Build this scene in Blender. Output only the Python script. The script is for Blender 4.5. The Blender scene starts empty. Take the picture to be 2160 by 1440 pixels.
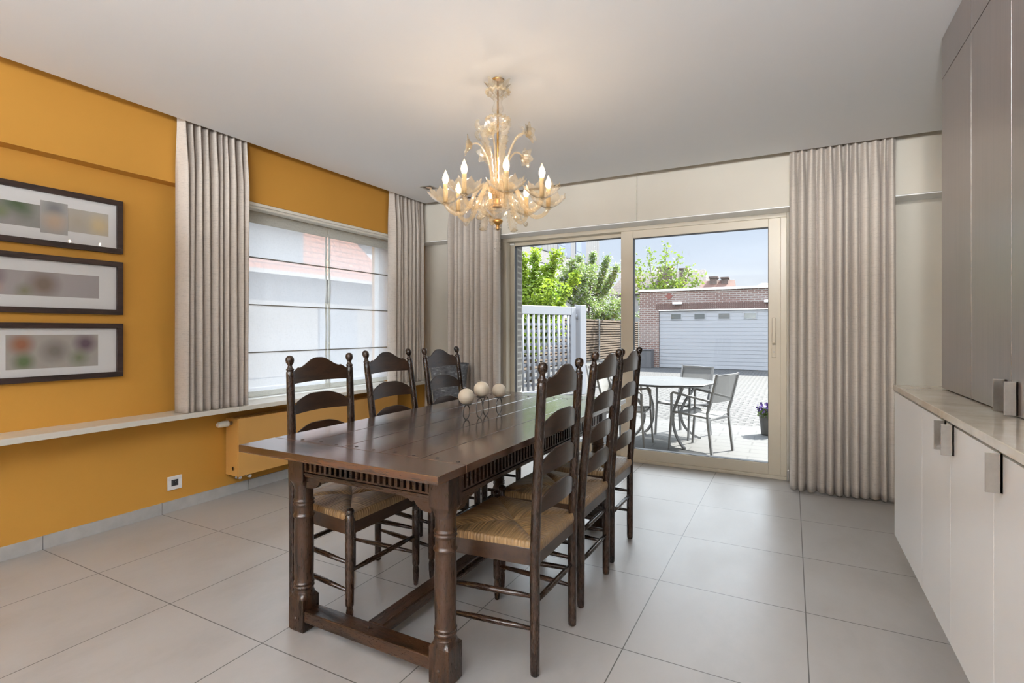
import bpy, bmesh, math, random
from math import sin, cos, pi, radians, sqrt, atan2
from mathutils import Vector, Matrix, noise
random.seed(7)
SC = bpy.context.scene
COL = SC.collection

# ------------------------------------------------------------------ camera
CZ = 1.17
cam = bpy.data.cameras.new('camera'); camo = bpy.data.objects.new('camera', cam); COL.objects.link(camo)
cam.sensor_fit = 'HORIZONTAL'; cam.sensor_width = 36.0
cam.lens = 1105.2/2160*36.0
cam.shift_y = -(720-696.6)/2160
cam.clip_start = 0.02; cam.clip_end = 500
camo.location = (0, 0, CZ); camo.rotation_euler = (radians(90), 0, radians(28.05))
SC.camera = camo

# ------------------------------------------------------------------ world / sun / exposure
W = bpy.data.worlds.new('sky'); SC.world = W; W.use_nodes = True
nt = W.node_tree; nt.nodes.clear()
tc = nt.nodes.new('ShaderNodeTexCoord'); sx = nt.nodes.new('ShaderNodeSeparateXYZ')
rmp = nt.nodes.new('ShaderNodeValToRGB'); bg = nt.nodes.new('ShaderNodeBackground'); wo = nt.nodes.new('ShaderNodeOutputWorld')
nt.links.new(tc.outputs['Generated'], sx.inputs[0]); nt.links.new(sx.outputs['Z'], rmp.inputs[0])
nt.links.new(rmp.outputs[0], bg.inputs[0]); nt.links.new(bg.outputs[0], wo.inputs[0])
el = rmp.color_ramp.elements
el[0].position = 0.0; el[0].color = (.145, .148, .155, 1)
el[1].position = 1.0; el[1].color = (.45, .58, .90, 1)
for p_, c_ in ((.05, (.138, .142, .152)), (.13, (.118, .131, .155)), (.21, (.108, .124, .153)), (.31, (.86, .92, 1.0)), (.68, (.86, .92, 1.0))):
    e = el.new(p_); e.color = (*c_, 1)
bg.inputs[1].default_value = 4.4

sun = bpy.data.lights.new('sun', 'SUN'); sun.energy = 17.0; sun.angle = radians(.6); sun.color = (1, .96, .9)
suno = bpy.data.objects.new('sun', sun); COL.objects.link(suno)
SUND = Vector((.5, .85, 1.07)).normalized()
suno.rotation_euler = SUND.to_track_quat('Z', 'Y').to_euler(); suno.location = (5, 12, 12)

SC.view_settings.view_transform = 'Standard'; SC.view_settings.look = 'None'
SC.view_settings.exposure = 0.55; SC.view_settings.gamma = 1.0; SC.view_settings.use_curve_mapping = False
SC.cycles.use_denoising = True
SC.cycles.max_bounces = 14; SC.cycles.diffuse_bounces = 5; SC.cycles.glossy_bounces = 5
SC.cycles.transmission_bounces = 8; SC.cycles.transparent_max_bounces = 40
SC.cycles.caustics_reflective = False; SC.cycles.caustics_refractive = False
SC.cycles.sample_clamp_indirect = 6.0

CEIL = 2.465
XL = -3.534; YF = 4.605

# unseen spots added to brighten walls and curtains (rims are built below)
FILL_SPOTS = [(.10, .90, (.45, 4.5, 1.25), 170, 42), (.30, .70, (.20, 4.5, 1.7), 120, 46), (-1.45, .05, (-3.5, 3.3, 1.45), 110, 40), (-.9, .35, (-2.4, 4.5, 1.9), 60, 40)]
for (x, y, tgt, pw, ang_) in FILL_SPOTS:
    l = bpy.data.lights.new('fill_spot_light', 'SPOT'); l.energy = pw; l.spot_size = radians(ang_); l.spot_blend = 1.0; l.shadow_soft_size = .05; l.color = (1, .97, .93)
    o = bpy.data.objects.new('fill_spot_light', l); COL.objects.link(o); o.location = (x, y, CEIL-.012)
    o.rotation_euler = (Vector((x, y, CEIL))-Vector(tgt)).to_track_quat('Z', 'Y').to_euler()
# unseen fill lamp added behind the camera (its body is built below)
FILL_LAMP = (.02, -.80)
l = bpy.data.lights.new('fill_lamp_light', 'AREA'); l.shape = 'DISK'; l.size = .26; l.energy = 150; l.color = (.93, .96, 1)
o = bpy.data.objects.new('fill_lamp_light', l); COL.objects.link(o); o.location = (*FILL_LAMP, 1.80); o.rotation_euler = (radians(180-33), 0, 0)
# unseen fill uplights added on the cupboards behind the camera
FILL_UPLIGHTS = [(-2.55, -3.35), (-1.1, -3.35), (.35, -3.35)]
UP_POWER = 430
for (x, y) in FILL_UPLIGHTS:
    l = bpy.data.lights.new('fill_uplight_light', 'AREA'); l.shape = 'RECTANGLE'; l.size = 1.2; l.size_y = .12
    l.energy = UP_POWER; l.color = (.93, .965, 1)
    o = bpy.data.objects.new('fill_uplight_light', l); COL.objects.link(o); o.location = (x, y, 1.98)
    o.rotation_euler = (radians(180-28), 0, 0)

# ------------------------------------------------------------------ helpers
def tag(o, label=None, cat=None, group=None, kind=None):
    if label: o['label'] = label
    if cat: o['category'] = cat
    if group: o['group'] = group
    if kind: o['kind'] = kind
    return o

def empty(name, loc, label, cat, rz=0, group=None):
    o = bpy.data.objects.new(name, None); COL.objects.link(o)
    o.empty_display_size = .1; o.location = loc; o.rotation_euler = (0, 0, rz)
    return tag(o, label, cat, group)

def copy_tree(o, parent=None):
    c = o.copy(); COL.objects.link(c); c.parent = parent
    for ch in list(o.children): copy_tree(ch, c)
    return c

class MB:
    def __init__(s): s.v = []; s.f = []; s.uv = {}; s.sm = []
    def add(s, vs, fs, smooth=False):
        b = len(s.v); s.v += [tuple(v) for v in vs]
        for f in fs: s.f.append(tuple(i+b for i in f)); s.sm.append(smooth)
        return s
    def box(s, x0, x1, y0, y1, z0, z1, M=None):
        vs = [Vector((x, y, z)) for z in (z0, z1) for y in (y0, y1) for x in (x0, x1)]
        if M: vs = [M @ v for v in vs]
        return s.add(vs, [(0, 2, 3, 1), (4, 5, 7, 6), (0, 1, 5, 4), (2, 6, 7, 3), (0, 4, 6, 2), (1, 3, 7, 5)])
    def rings(s, rings, closed=True, cap=True, smooth=True, loop=False):
        n = len(rings[0]); vs = [v for r in rings for v in r]; fs = []
        R = len(rings)
        for i in range(R if loop else R-1):
            for j in range(n if closed else n-1):
                a = i*n+j; b = i*n+(j+1) % n; c = ((i+1) % R)*n+(j+1) % n; d = ((i+1) % R)*n+j
                fs.append((a, b, c, d))
        s.add(vs, fs, smooth)
        if cap and closed and not loop:
            b = len(s.v)-len(vs)
            s.f.append(tuple(b+j for j in reversed(range(n)))); s.sm.append(False)
            s.f.append(tuple(b+(R-1)*n+j for j in range(n))); s.sm.append(False)
        return s
    def lathe(s, prof, n=24, at=(0, 0, 0), off=None, cap=True, M=None, smooth=True, mod=None):
        rs = []
        for (r, z) in prof:
            ox, oy = off(z) if off else (0, 0)
            ring = []
            for j in range(n):
                a = 2*pi*j/n; rr = r*(mod(a, z) if mod else 1)
                p = Vector((at[0]+ox+rr*cos(a), at[1]+oy+rr*sin(a), at[2]+z))
                ring.append(M @ p if M else p)
            rs.append(ring)
        return s.rings(rs, cap=cap, smooth=smooth)
    def tube(s, pts, r, n=10, cap=True, loop=False, square=False, up=None):
        pts = [Vector(p) for p in pts]; m = len(pts); rs = []
        rr = r if isinstance(r, (list, tuple)) else [r]*m
        prev = None
        for i, p in enumerate(pts):
            if loop: t = pts[(i+1) % m]-pts[i-1]
            else: t = pts[min(i+1, m-1)]-pts[max(i-1, 0)]
            t.normalize()
            if prev is None:
                u = Vector(up) if up else (Vector((0, 0, 1)) if abs(t.z) < .9 else Vector((1, 0, 0)))
                a = (u-t*u.dot(t)).normalized()
            else:
                a = (prev-t*prev.dot(t)).normalized()
            prev = a; b = t.cross(a); k = 1.0
            ring = []
            for j in range(n):
                an = 2*pi*(j+(.5 if square else 0))/n
                q = rr[i]*(1.2 if square else 1)
                ring.append(p+a*cos(an)*q+b*sin(an)*q)
            rs.append(ring)
        return s.rings(rs, cap=cap, smooth=not square, loop=loop)
    def prism(s, poly, M, d0, d1):
        # poly: 2D points (u,v) ; M maps (u, d, v) to 3D
        n = len(poly)
        vs = [M @ Vector((u, d0, v)) for u, v in poly]+[M @ Vector((u, d1, v)) for u, v in poly]
        fs = [tuple(range(n)), tuple(reversed(range(n, 2*n)))]+[(i, i+n, (i+1) % n+n, (i+1) % n) for i in range(n)]
        return s.add(vs, fs)
    def sphere(s, c, r, n=16, m=10, sc=(1, 1, 1)):
        rs = []
        for i in range(m+1):
            t = pi*i/m; q = max(sin(t), .001)
            rs.append([Vector((c[0]+r*sc[0]*q*cos(2*pi*j/n), c[1]+r*sc[1]*q*sin(2*pi*j/n), c[2]-r*sc[2]*cos(t))) for j in range(n)])
        return s.rings(rs, cap=True)
    def build(s, name, mat, parent=None, bevel=0, seg=2, loc=None, fixn=True):
        me = bpy.data.meshes.new(name); me.from_pydata(s.v, [], s.f)
        for p, q in zip(me.polygons, s.sm): p.use_smooth = q
        if s.uv:
            ul = me.uv_layers.new(name='UVMap')
            for l in me.loops: ul.data[l.index].uv = s.uv.get(l.vertex_index, (0, 0))
        if fixn:
            bm = bmesh.new(); bm.from_mesh(me); bmesh.ops.recalc_face_normals(bm, faces=bm.faces); bm.to_mesh(me); bm.free()
        me.materials.append(mat)
        o = bpy.data.objects.new(name, me); COL.objects.link(o)
        if parent: o.parent = parent
        if loc: o.location = loc
        if bevel:
            b = o.modifiers.new('bevel', 'BEVEL'); b.width = bevel; b.segments = seg; b.limit_method = 'ANGLE'; b.angle_limit = radians(40)
            b.harden_normals = False
        return o

def struct(name, mb, mat, bevel=0):
    return tag(mb.build(name, mat, bevel=bevel), kind='structure')

# ------------------------------------------------------------------ materials
def mat(name):
    m = bpy.data.materials.new(name); m.use_nodes = True
    return m, m.node_tree, m.node_tree.nodes['Principled BSDF']
def N(t, k, **kw):
    n = t.nodes.new('ShaderNode'+k)
    for a, b in kw.items(): setattr(n, a, b)
    return n
def L(t, a, b): t.links.new(a, b)
def ramp(t, fac, stops):
    r = N(t, 'ValToRGB'); e = r.color_ramp.elements
    e[0].position, e[0].color = stops[0][0], (*stops[0][1], 1)
    e[1].position, e[1].color = stops[-1][0], (*stops[-1][1], 1)
    for p, c in stops[1:-1]: q = e.new(p); q.color = (*c, 1)
    L(t, fac, r.inputs[0]); return r
def coords(t, scale=(1, 1, 1), rot=(0, 0, 0), loc=(0, 0, 0), kind='Object'):
    c = N(t, 'TexCoord'); m = N(t, 'Mapping')
    m.inputs['Scale'].default_value = scale; m.inputs['Rotation'].default_value = rot; m.inputs['Location'].default_value = loc
    L(t, c.outputs[kind], m.inputs[0]); return m.outputs[0]
def noise_tex(t, vec, scale, detail=4, rough=.55):
    n = N(t, 'TexNoise'); n.inputs['Scale'].default_value = scale; n.inputs['Detail'].default_value = detail
    n.inputs['Roughness'].default_value = rough
    if vec: L(t, vec, n.inputs['Vector'])
    return n.outputs[0]
def bump(t, p, h, strength=.2, dist=.01):
    b = N(t, 'Bump'); b.inputs['Strength'].default_value = strength; b.inputs['Distance'].default_value = dist
    L(t, h, b.inputs['Height']); L(t, b.outputs[0], p.inputs['Normal'])
def plain(name, c, rough=.5, metal=0, spec=.5, var=.0, vscale=8, bmp=0, bscale=60, coat=0):
    m, t, p = mat(name)
    p.inputs['Roughness'].default_value = rough; p.inputs['Metallic'].default_value = metal
    p.inputs['Specular IOR Level'].default_value = spec; p.inputs['Coat Weight'].default_value = coat
    v = coords(t)
    n = noise_tex(t, v, vscale)
    r = ramp(t, n, [(.3, tuple(x*(1-var) for x in c)), (.7, tuple(min(1, x*(1+var)) for x in c))])
    L(t, r.outputs[0], p.inputs['Base Color'])
    if bmp: bump(t, p, noise_tex(t, v, bscale), bmp, .002)
    return m
def wood(name, dark, light, sc=(1, 1, 1), rough=.35, rr=.12, bmp=.25, scale=1.0, coat=0, spec=.35):
    m, t, p = mat(name)
    v = coords(t, sc)
    n1 = noise_tex(t, v, 9*scale, 6, .6); n2 = noise_tex(t, v, 60*scale, 4, .7); 
    w2 = coords(t, (1, 1, 1)); n3 = noise_tex(t, w2, 1.7, 2)
    mx = N(t, 'Math', operation='MULTIPLY_ADD'); L(t, n2, mx.inputs[0]); mx.inputs[1].default_value = .45; L(t, n1, mx.inputs[2])
    mx2 = N(t, 'Math', operation='MULTIPLY_ADD'); L(t, n3, mx2.inputs[0]); mx2.inputs[1].default_value = .5; L(t, mx.outputs[0], mx2.inputs[2])
    r = ramp(t, mx2.outputs[0], [(.80, dark), (.94, tuple(a*.65+b*.35 for a, b in zip(dark, light))), (1.0, tuple(a*.4+b*.6 for a, b in zip(dark, light)))])
    L(t, r.outputs[0], p.inputs['Base Color']); p.inputs['Specular IOR Level'].default_value = spec
    mr = N(t, 'MapRange'); L(t, n2, mr.inputs[0]); mr.inputs[1].default_value = .3; mr.inputs[2].default_value = .7
    mr.inputs[3].default_value = rough-rr/2; mr.inputs[4].default_value = rough+rr/2
    L(t, mr.outputs[0], p.inputs['Roughness'])
    p.inputs['Coat Weight'].default_value = coat; p.inputs['Coat Roughness'].default_value = .12
    if bmp: bump(t, p, mx.outputs[0], bmp, .003)
    return m
def brick(name, axis, c1, c2, mortar, bw=.21, rh=.065, ms=.01, rough=.85, bmp=.6):
    m, t, p = mat(name)
    c = N(t, 'TexCoord'); s = N(t, 'SeparateXYZ'); k = N(t, 'CombineXYZ'); L(t, c.outputs['Object'], s.inputs[0])
    a = {'X': ('Y', 'Z'), 'Y': ('X', 'Z'), 'Z': ('X', 'Y')}[axis]
    L(t, s.outputs[a[0]], k.inputs[0]); L(t, s.outputs[a[1]], k.inputs[1])
    b = N(t, 'TexBrick'); L(t, k.outputs[0], b.inputs['Vector'])
    b.inputs['Scale'].default_value = 1; b.inputs['Brick Width'].default_value = bw; b.inputs['Row Height'].default_value = rh
    b.inputs['Mortar Size'].default_value = ms; b.inputs['Mortar Smooth'].default_value = .2; b.inputs['Bias'].default_value = 0
    n = noise_tex(t, c.outputs['Object'], 7, 5)
    r1 = ramp(t, n, [(.35, c1), (.65, c2)]); r2 = ramp(t, n, [(.35, tuple(x*1.25 for x in c2)), (.65, tuple(x*.8 for x in c1))])
    L(t, r1.outputs[0], b.inputs['Color1']); L(t, r2.outputs[0], b.inputs['Color2']); b.inputs['Mortar'].default_value = (*mortar, 1)
    L(t, b.outputs[0], p.inputs['Base Color']); p.inputs['Roughness'].default_value = rough
    inv = N(t, 'Math', operation='SUBTRACT'); inv.inputs[0].default_value = 1; L(t, b.outputs['Fac'], inv.inputs[1])
    bump(t, p, inv.outputs[0], bmp, .008)
    return m
def glassy(name, tint=(1, 1, 1), rough=.02, base=.06, edge=1.0, ior=1.45, extra=None):
    # thin clear glass: transparent body, mirror-like sheen by Fresnel
    m = bpy.data.materials.new(name); m.use_nodes = True; t = m.node_tree; t.nodes.clear()
    o = N(t, 'OutputMaterial'); mx = N(t, 'MixShader'); tr = N(t, 'BsdfTransparent'); gl = N(t, 'BsdfGlossy')
    lw = N(t, 'LayerWeight'); lw.inputs[0].default_value = .5
    fr = N(t, 'Math', operation='POWER'); L(t, lw.outputs['Facing'], fr.inputs[0]); fr.inputs[1].default_value = 4.5
    tr.inputs[0].default_value = (*tint, 1); gl.inputs['Roughness'].default_value = rough
    ma = N(t, 'Math', operation='MULTIPLY_ADD'); L(t, fr.outputs[0], ma.inputs[0]); ma.inputs[1].default_value = edge; ma.inputs[2].default_value = base
    L(t, ma.outputs[0], mx.inputs[0]); L(t, tr.outputs[0], mx.inputs[1]); L(t, gl.outputs[0], mx.inputs[2])
    if extra:
        mx2 = N(t, 'MixShader'); mx2.inputs[0].default_value = extra[1]; df = N(t, 'BsdfDiffuse'); tl = N(t, 'BsdfTranslucent'); ad = N(t, 'MixShader')
        df.inputs[0].default_value = (*extra[0], 1); tl.inputs[0].default_value = (*extra[0], 1); ad.inputs[0].default_value = .5
        L(t, df.outputs[0], ad.inputs[1]); L(t, tl.outputs[0], ad.inputs[2])
        L(t, mx.outputs[0], mx2.inputs[1]); L(t, ad.outputs[0], mx2.inputs[2]); L(t, mx2.outputs[0], o.inputs[0])
    else: L(t, mx.outputs[0], o.inputs[0])
    return m
def emit(name, c, s):
    m = bpy.data.materials.new(name); m.use_nodes = True; t = m.node_tree; t.nodes.clear()
    o = N(t, 'OutputMaterial'); e = N(t, 'Emission'); e.inputs[0].default_value = (*c, 1); e.inputs[1].default_value = s
    L(t, e.outputs[0], o.inputs[0]); return m

M_ceil = plain('ceiling_paint', (.86, .87, .88), .9, spec=.2)
M_orange = plain('orange_paint', (.53, .262, .044), .75, spec=.3, var=.03, vscale=2, bmp=.15, bscale=350)
M_cream = plain('cream_paint', (.60, .565, .49), .8, spec=.3, var=.01)
M_creamlac = plain('cream_frame', (.60, .54, .43), .35, var=.01)
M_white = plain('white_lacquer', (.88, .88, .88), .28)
M_ledge = plain('ledge_stone', (.76, .73, .65), .3, var=.03, vscale=30)
M_winwhite = plain('window_white', (.78, .77, .72), .35)
M_base = plain('skirting_tile', (.44, .43, .415), .45, var=.08, vscale=14)
M_gap = plain('dark_gap', (.02, .018, .015), .8)
M_steel = plain('brushed_steel', (.50, .48, .45), .32, metal=1, var=.05, vscale=90)
M_chrome = plain('chrome', (.75, .75, .75), .12, metal=1)
M_black = plain('black_rubber', (.015, .015, .018), .5)
M_oak = wood('dark_oak', (.005, .0025, .0015), (.056, .024, .010), (6, 6, .7), .30, coat=.12)
M_oak_h = wood('dark_oak_horizontal', (.005, .0025, .0015), (.056, .024, .010), (6, .7, 6), .30, coat=.12)
M_oak_x = wood('dark_oak_cross', (.005, .0025, .0015), (.056, .024, .010), (.7, 6, 6), .30, coat=.12)
M_oak_top = wood('dark_oak_tabletop', (.012, .005, .003), (.11, .045, .019), (5, .5, 5), .20, .10, .12, coat=.6, spec=.5)
M_oak_end = wood('dark_oak_breadboard', (.012, .005, .003), (.11, .045, .019), (.5, 5, 5), .20, .10, .12, coat=.6, spec=.5)
M_chair = wood('dark_chair_beech', (.012, .006, .0035), (.034, .016, .008), (5, 5, .8), .27, .04, bmp=.02, coat=.12)
M_chair_x = wood('dark_chair_beech_bars', (.012, .006, .0035), (.034, .016, .008), (.8, 5, 5), .27, .04, bmp=.02, coat=.12)
M_chair_y = wood('dark_chair_beech_crossbars', (.012, .006, .0035), (.034, .016, .008), (5, .8, 5), .27, .04, bmp=.02, coat=.12)
M_slat = wood('dark_chair_slat', (.018, .009, .005), (.050, .024, .012), (5, 1, 5), .30, .04, bmp=.02, coat=.12)
M_wenge = wood('wenge_veneer', (.055, .036, .030), (.15, .105, .088), (14, 14, .25), .34, .06, .04, coat=1.0)
M_wenge.node_tree.nodes['Principled BSDF'].inputs['Specular IOR Level'].default_value = .9
M_wenge.node_tree.nodes['Principled BSDF'].inputs['Coat Roughness'].default_value = .30; M_wenge.node_tree.nodes['Principled BSDF'].inputs['Coat IOR'].default_value = 1.9
M_candle = plain('candle_wax', (.74, .66, .52), .45, var=.03)
M_wire = plain('grey_wire', (.09, .085, .08), .35, metal=.8)

def m_floor():
    m, t, p = mat('floor_tiles')
    v = coords(t, loc=(-.053+6, -.091+6, 0))
    b = N(t, 'TexBrick'); L(t, v, b.inputs['Vector']); b.offset = 0; b.squash = 1
    b.inputs['Scale'].default_value = 1; b.inputs['Brick Width'].default_value = .6; b.inputs['Row Height'].default_value = .6
    b.inputs['Mortar Size'].default_value = .0022; b.inputs['Mortar Smooth'].default_value = .05
    v2 = coords(t, (1, .55, 1), (0, 0, .5)); n = noise_tex(t, v2, 2.6, 8, .62)
    r1 = ramp(t, n, [(.3, (.355, .335, .315)), (.52, (.42, .40, .38)), (.75, (.47, .45, .43))])
    r2 = ramp(t, n, [(.3, (.365, .345, .325)), (.5, (.43, .41, .39)), (.75, (.46, .44, .42))])
    L(t, r1.outputs[0], b.inputs['Color1']); L(t, r2.outputs[0], b.inputs['Color2']); b.inputs['Mortar'].default_value = (.10, .09, .08, 1)
    L(t, b.outputs[0], p.inputs['Base Color'])
    n2 = noise_tex(t, v2, 40, 5, .6)
    mr = N(t, 'MapRange'); L(t, n, mr.inputs[0]); mr.inputs[1].default_value = .3; mr.inputs[2].default_value = .7; mr.inputs[3].default_value = .30; mr.inputs[4].default_value = .42
    L(t, mr.outputs[0], p.inputs['Roughness'])
    mm = N(t, 'Math', operation='SUBTRACT'); L(t, n2, mm.inputs[0]); L(t, b.outputs['Fac'], mm.inputs[1])
    bump(t, p, mm.outputs[0], .22, .002)
    return m
M_floor = m_floor()

def m_fabric(name, c, sc=900, translucent=.25):
    m = bpy.data.materials.new(name); m.use_nodes = True; t = m.node_tree; p = t.nodes['Principled BSDF']; o = t.nodes['Material Output']
    v = coords(t, (1, 1, 1.5)); n = noise_tex(t, v, 120, 3, .7); v3 = coords(t, (.3, .3, 4)); n3 = noise_tex(t, v3, 60, 2)
    ad = N(t, 'Math', operation='ADD'); L(t, n, ad.inputs[0]); L(t, n3, ad.inputs[1])
    r = ramp(t, ad.outputs[0], [(.80, tuple(x*.92 for x in c)), (1.15, tuple(x*1.07 for x in c))])
    L(t, r.outputs[0], p.inputs['Base Color']); p.inputs['Roughness'].default_value = .9; p.inputs['Specular IOR Level'].default_value = .15
    p.inputs['Sheen Weight'].default_value = .2
    tl = N(t, 'BsdfTranslucent'); L(t, r.outputs[0], tl.inputs[0]); mx = N(t, 'MixShader'); mx.inputs[0].default_value = translucent
    L(t, p.outputs[0], mx.inputs[1]); L(t, tl.outputs[0], mx.inputs[2]); L(t, mx.outputs[0], o.inputs[0])
    return m
M_curtain = m_fabric('curtain_fabric', (.63, .57, .51), translucent=.22)

def m_sheer():
    m = bpy.data.materials.new('sheer_blind'); m.use_nodes = True; t = m.node_tree; t.nodes.clear()
    o = N(t, 'OutputMaterial'); tr = N(t, 'BsdfTransparent'); tl = N(t, 'BsdfTranslucent'); df = N(t, 'BsdfDiffuse')
    v = coords(t, (1, 8, 1)); v2 = coords(t, (1, 1, 9)); n1 = noise_tex(t, v, 40, 3); n2 = noise_tex(t, v2, 40, 3)
    ad = N(t, 'Math', operation='ADD'); L(t, n1, ad.inputs[0]); L(t, n2, ad.inputs[1])
    r = ramp(t, ad.outputs[0], [(.7, (.70, .72, .76)), (1.0, (.78, .80, .84))])
    for q in (tl, df): L(t, r.outputs[0], q.inputs[0])
    tr.inputs[0].default_value = (1, 1, 1, 1)
    a = N(t, 'MixShader'); a.inputs[0].default_value = .55; L(t, tl.outputs[0], a.inputs[2]); L(t, df.outputs[0], a.inputs[1])
    b = N(t, 'MixShader'); b.inputs[0].default_value = .70; L(t, tr.outputs[0], b.inputs[1]); L(t, a.outputs[0], b.inputs[2]); L(t, b.outputs[0], o.inputs[0])
    return m
M_sheer = m_sheer()
M_sheerband = m_fabric('blind_hem', (.80, .80, .76), translucent=.55)
M_pane = glassy('window_glass', (.97, .985, .98), .0, .015, .85)
M_picglass = glassy('picture_glass', (1, 1, 1), .0, .01, .7)

# ------------------------------------------------------------------ room shell
YB = -4.2; XR = 1.15
struct('floor', MB().box(XL-.3, XR+.3, YB-.2, 4.90, -.12, 0), M_floor)
# ceiling: hung panel with its curtain slots along the left and far walls, and the slab above
struct('ceiling', MB().box(-3.30, XR+.05, YB, 4.30, CEIL, CEIL+.10), M_ceil)
struct('trim_1', MB().box(XL-.3, XR+.3, YB-.2, 4.95, 2.62, 2.75), M_ceil)
# left wall with the window opening
WY0, WY1, WZ0, WZ1 = 2.40, 4.13, .650, 2.10
w = MB()
w.box(XL-.32, XL, YB, WY0, 0, 2.62); w.box(XL-.32, XL, WY1, 4.95, 0, 2.62)
w.box(XL-.32, XL, WY0, WY1, 0, WZ0-.03); w.box(XL-.32, XL, WY0, WY1, WZ1, 2.62)
struct('wall_left', w, M_orange)
struct('trim_2', MB().box(XL, -3.435, YB, 4.40, 2.100, 2.62), M_orange)      # beam above the window
# far wall with the door opening
DX0, DX1, DZ1 = -2.56, -.03, 2.105
w = MB()
w.box(XL, DX0, YF, 4.93, 0, 2.62); w.box(DX1, XR+.3, YF, 4.93, 0, 2.62); w.box(DX0, DX1, YF, 4.93, DZ1, 2.62)
struct('wall_far', w, M_cream)
w = MB(); w.box(XL, -1.153, 4.41, YF, 2.097, 2.62); w.box(-1.150, XR, 4.41, YF, 2.097, 2.62)
struct('trim_3', w, M_cream, .001)
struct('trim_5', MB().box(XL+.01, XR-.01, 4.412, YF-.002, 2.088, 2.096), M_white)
w = MB(); w.box(XR, XR+.3, YB, 4.93, 0, 2.62)
struct('wall_right', w, M_cream)
w = MB()
w.box(XL, XR, YB-.2, YB, 0, 2.62)
struct('wall_back', w, M_cream)

# skirting tiles
w = MB(); y = .691-.6*8
while y < 4.605:
    w.box(XL, XL+.010, max(y, YB)+.0012, min(y+.6, 4.60)-.0012, 0, .072); y += .6
struct('baseboard_left', w, M_base, .0015)
w = MB()
w.box(XL+.011, DX0, YF-.010, YF, 0, .072); w.box(DX1, XR, YF-.010, YF, 0, .072)
struct('baseboard_far', w, M_base, .0015)

# ledge / window sill along the left wall
w = MB(); w.box(XL-.30, -3.318, YB+.05, 2.279, .619, .650); w.box(XL-.30, -3.318, 2.281, 4.598, .619, .650)
tag(w.build('window_ledge', M_ledge, bevel=.002), 'long narrow cream stone ledge running along the orange wall under the window', 'ledge')

# ------------------------------------------------------------------ left window
wx = XL-.16
w = MB()
w.box(wx-.06, wx, WY0, WY0+.07, WZ0, WZ1); w.box(wx-.06, wx, WY1-.07, WY1, WZ0, WZ1)
w.box(wx-.06, wx, WY0, WY1, WZ0, WZ0+.07); w.box(wx-.06, wx, WY0, WY1, WZ1-.07, WZ1)
win = struct('window_1', w, M_winwhite, .003)
MB().box(wx-.035, wx-.025, WY0+.06, WY1-.06, WZ0+.06, WZ1-.06).build('window_pane', M_pane, win)
w = MB()
w.box(XL-.012, -3.437, WY0, WY1, 2.078, 2.099); w.box(XL-.012, -3.460, WY0, WY1, 2.062, 2.079)
struct('trim_4', w, M_ledge, .002)
def blind(y0, y1, label):
    X = -3.60
    r = empty('roman_blind', (X, (y0+y1)/2, .70), label, 'blind', group=None)
    hw = (y1-y0)/2
    zs = [2.072-.70, 1.724-.70, 1.365-.70, 1.003-.70, .672-.70]
    m = MB(); ny = 30; rows = []
    zz = []
    for k in range(4):
        for i in range(8):
            f = i/8; zz.append((zs[k]+(zs[k+1]-zs[k])*f, .010*sin(pi*f)))
    zz.append((zs[4], 0))
    for (z, o) in zz:
        rows.append([Vector((o+.0015*sin(j*1.3+z*9), -hw+2*hw*j/ny, z)) for j in range(ny+1)])
    m.rings(rows, closed=False, cap=False)
    m.build('blind_cloth', M_sheer, r)
    for z in zs[1:4]:
        q = MB(); q.box(-.004, .010, -hw, hw, z-.004, z+.004); q.build('batten', plain('batten_grey', (.26, .25, .23), .6) if 'batten_grey' not in bpy.data.materials else bpy.data.materials['batten_grey'], r)
    q = MB(); q.box(.004, .012, -hw, hw, zs[0]-.088, zs[0]+.003); q.build('head_band', M_sheerband, r)
    q = MB(); q.box(.001, .009, -hw, hw, zs[4]-.004, zs[4]+.035); q.build('hem_bar', M_sheerband, r)
    for (a_, b_) in ((-hw, -hw+.022), (hw-.022, hw)):
        q = MB(); q.box(.0025, .0045, a_, b_, zs[4], zs[0]-.08); q.build('side_hem', M_sheerband, r)
blind(2.47, 3.296, 'sheer white roman blind at the left half of the window, beside the picture wall')
blind(3.310, 4.118, 'sheer white roman blind at the right half of the window, nearer the corner')

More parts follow.
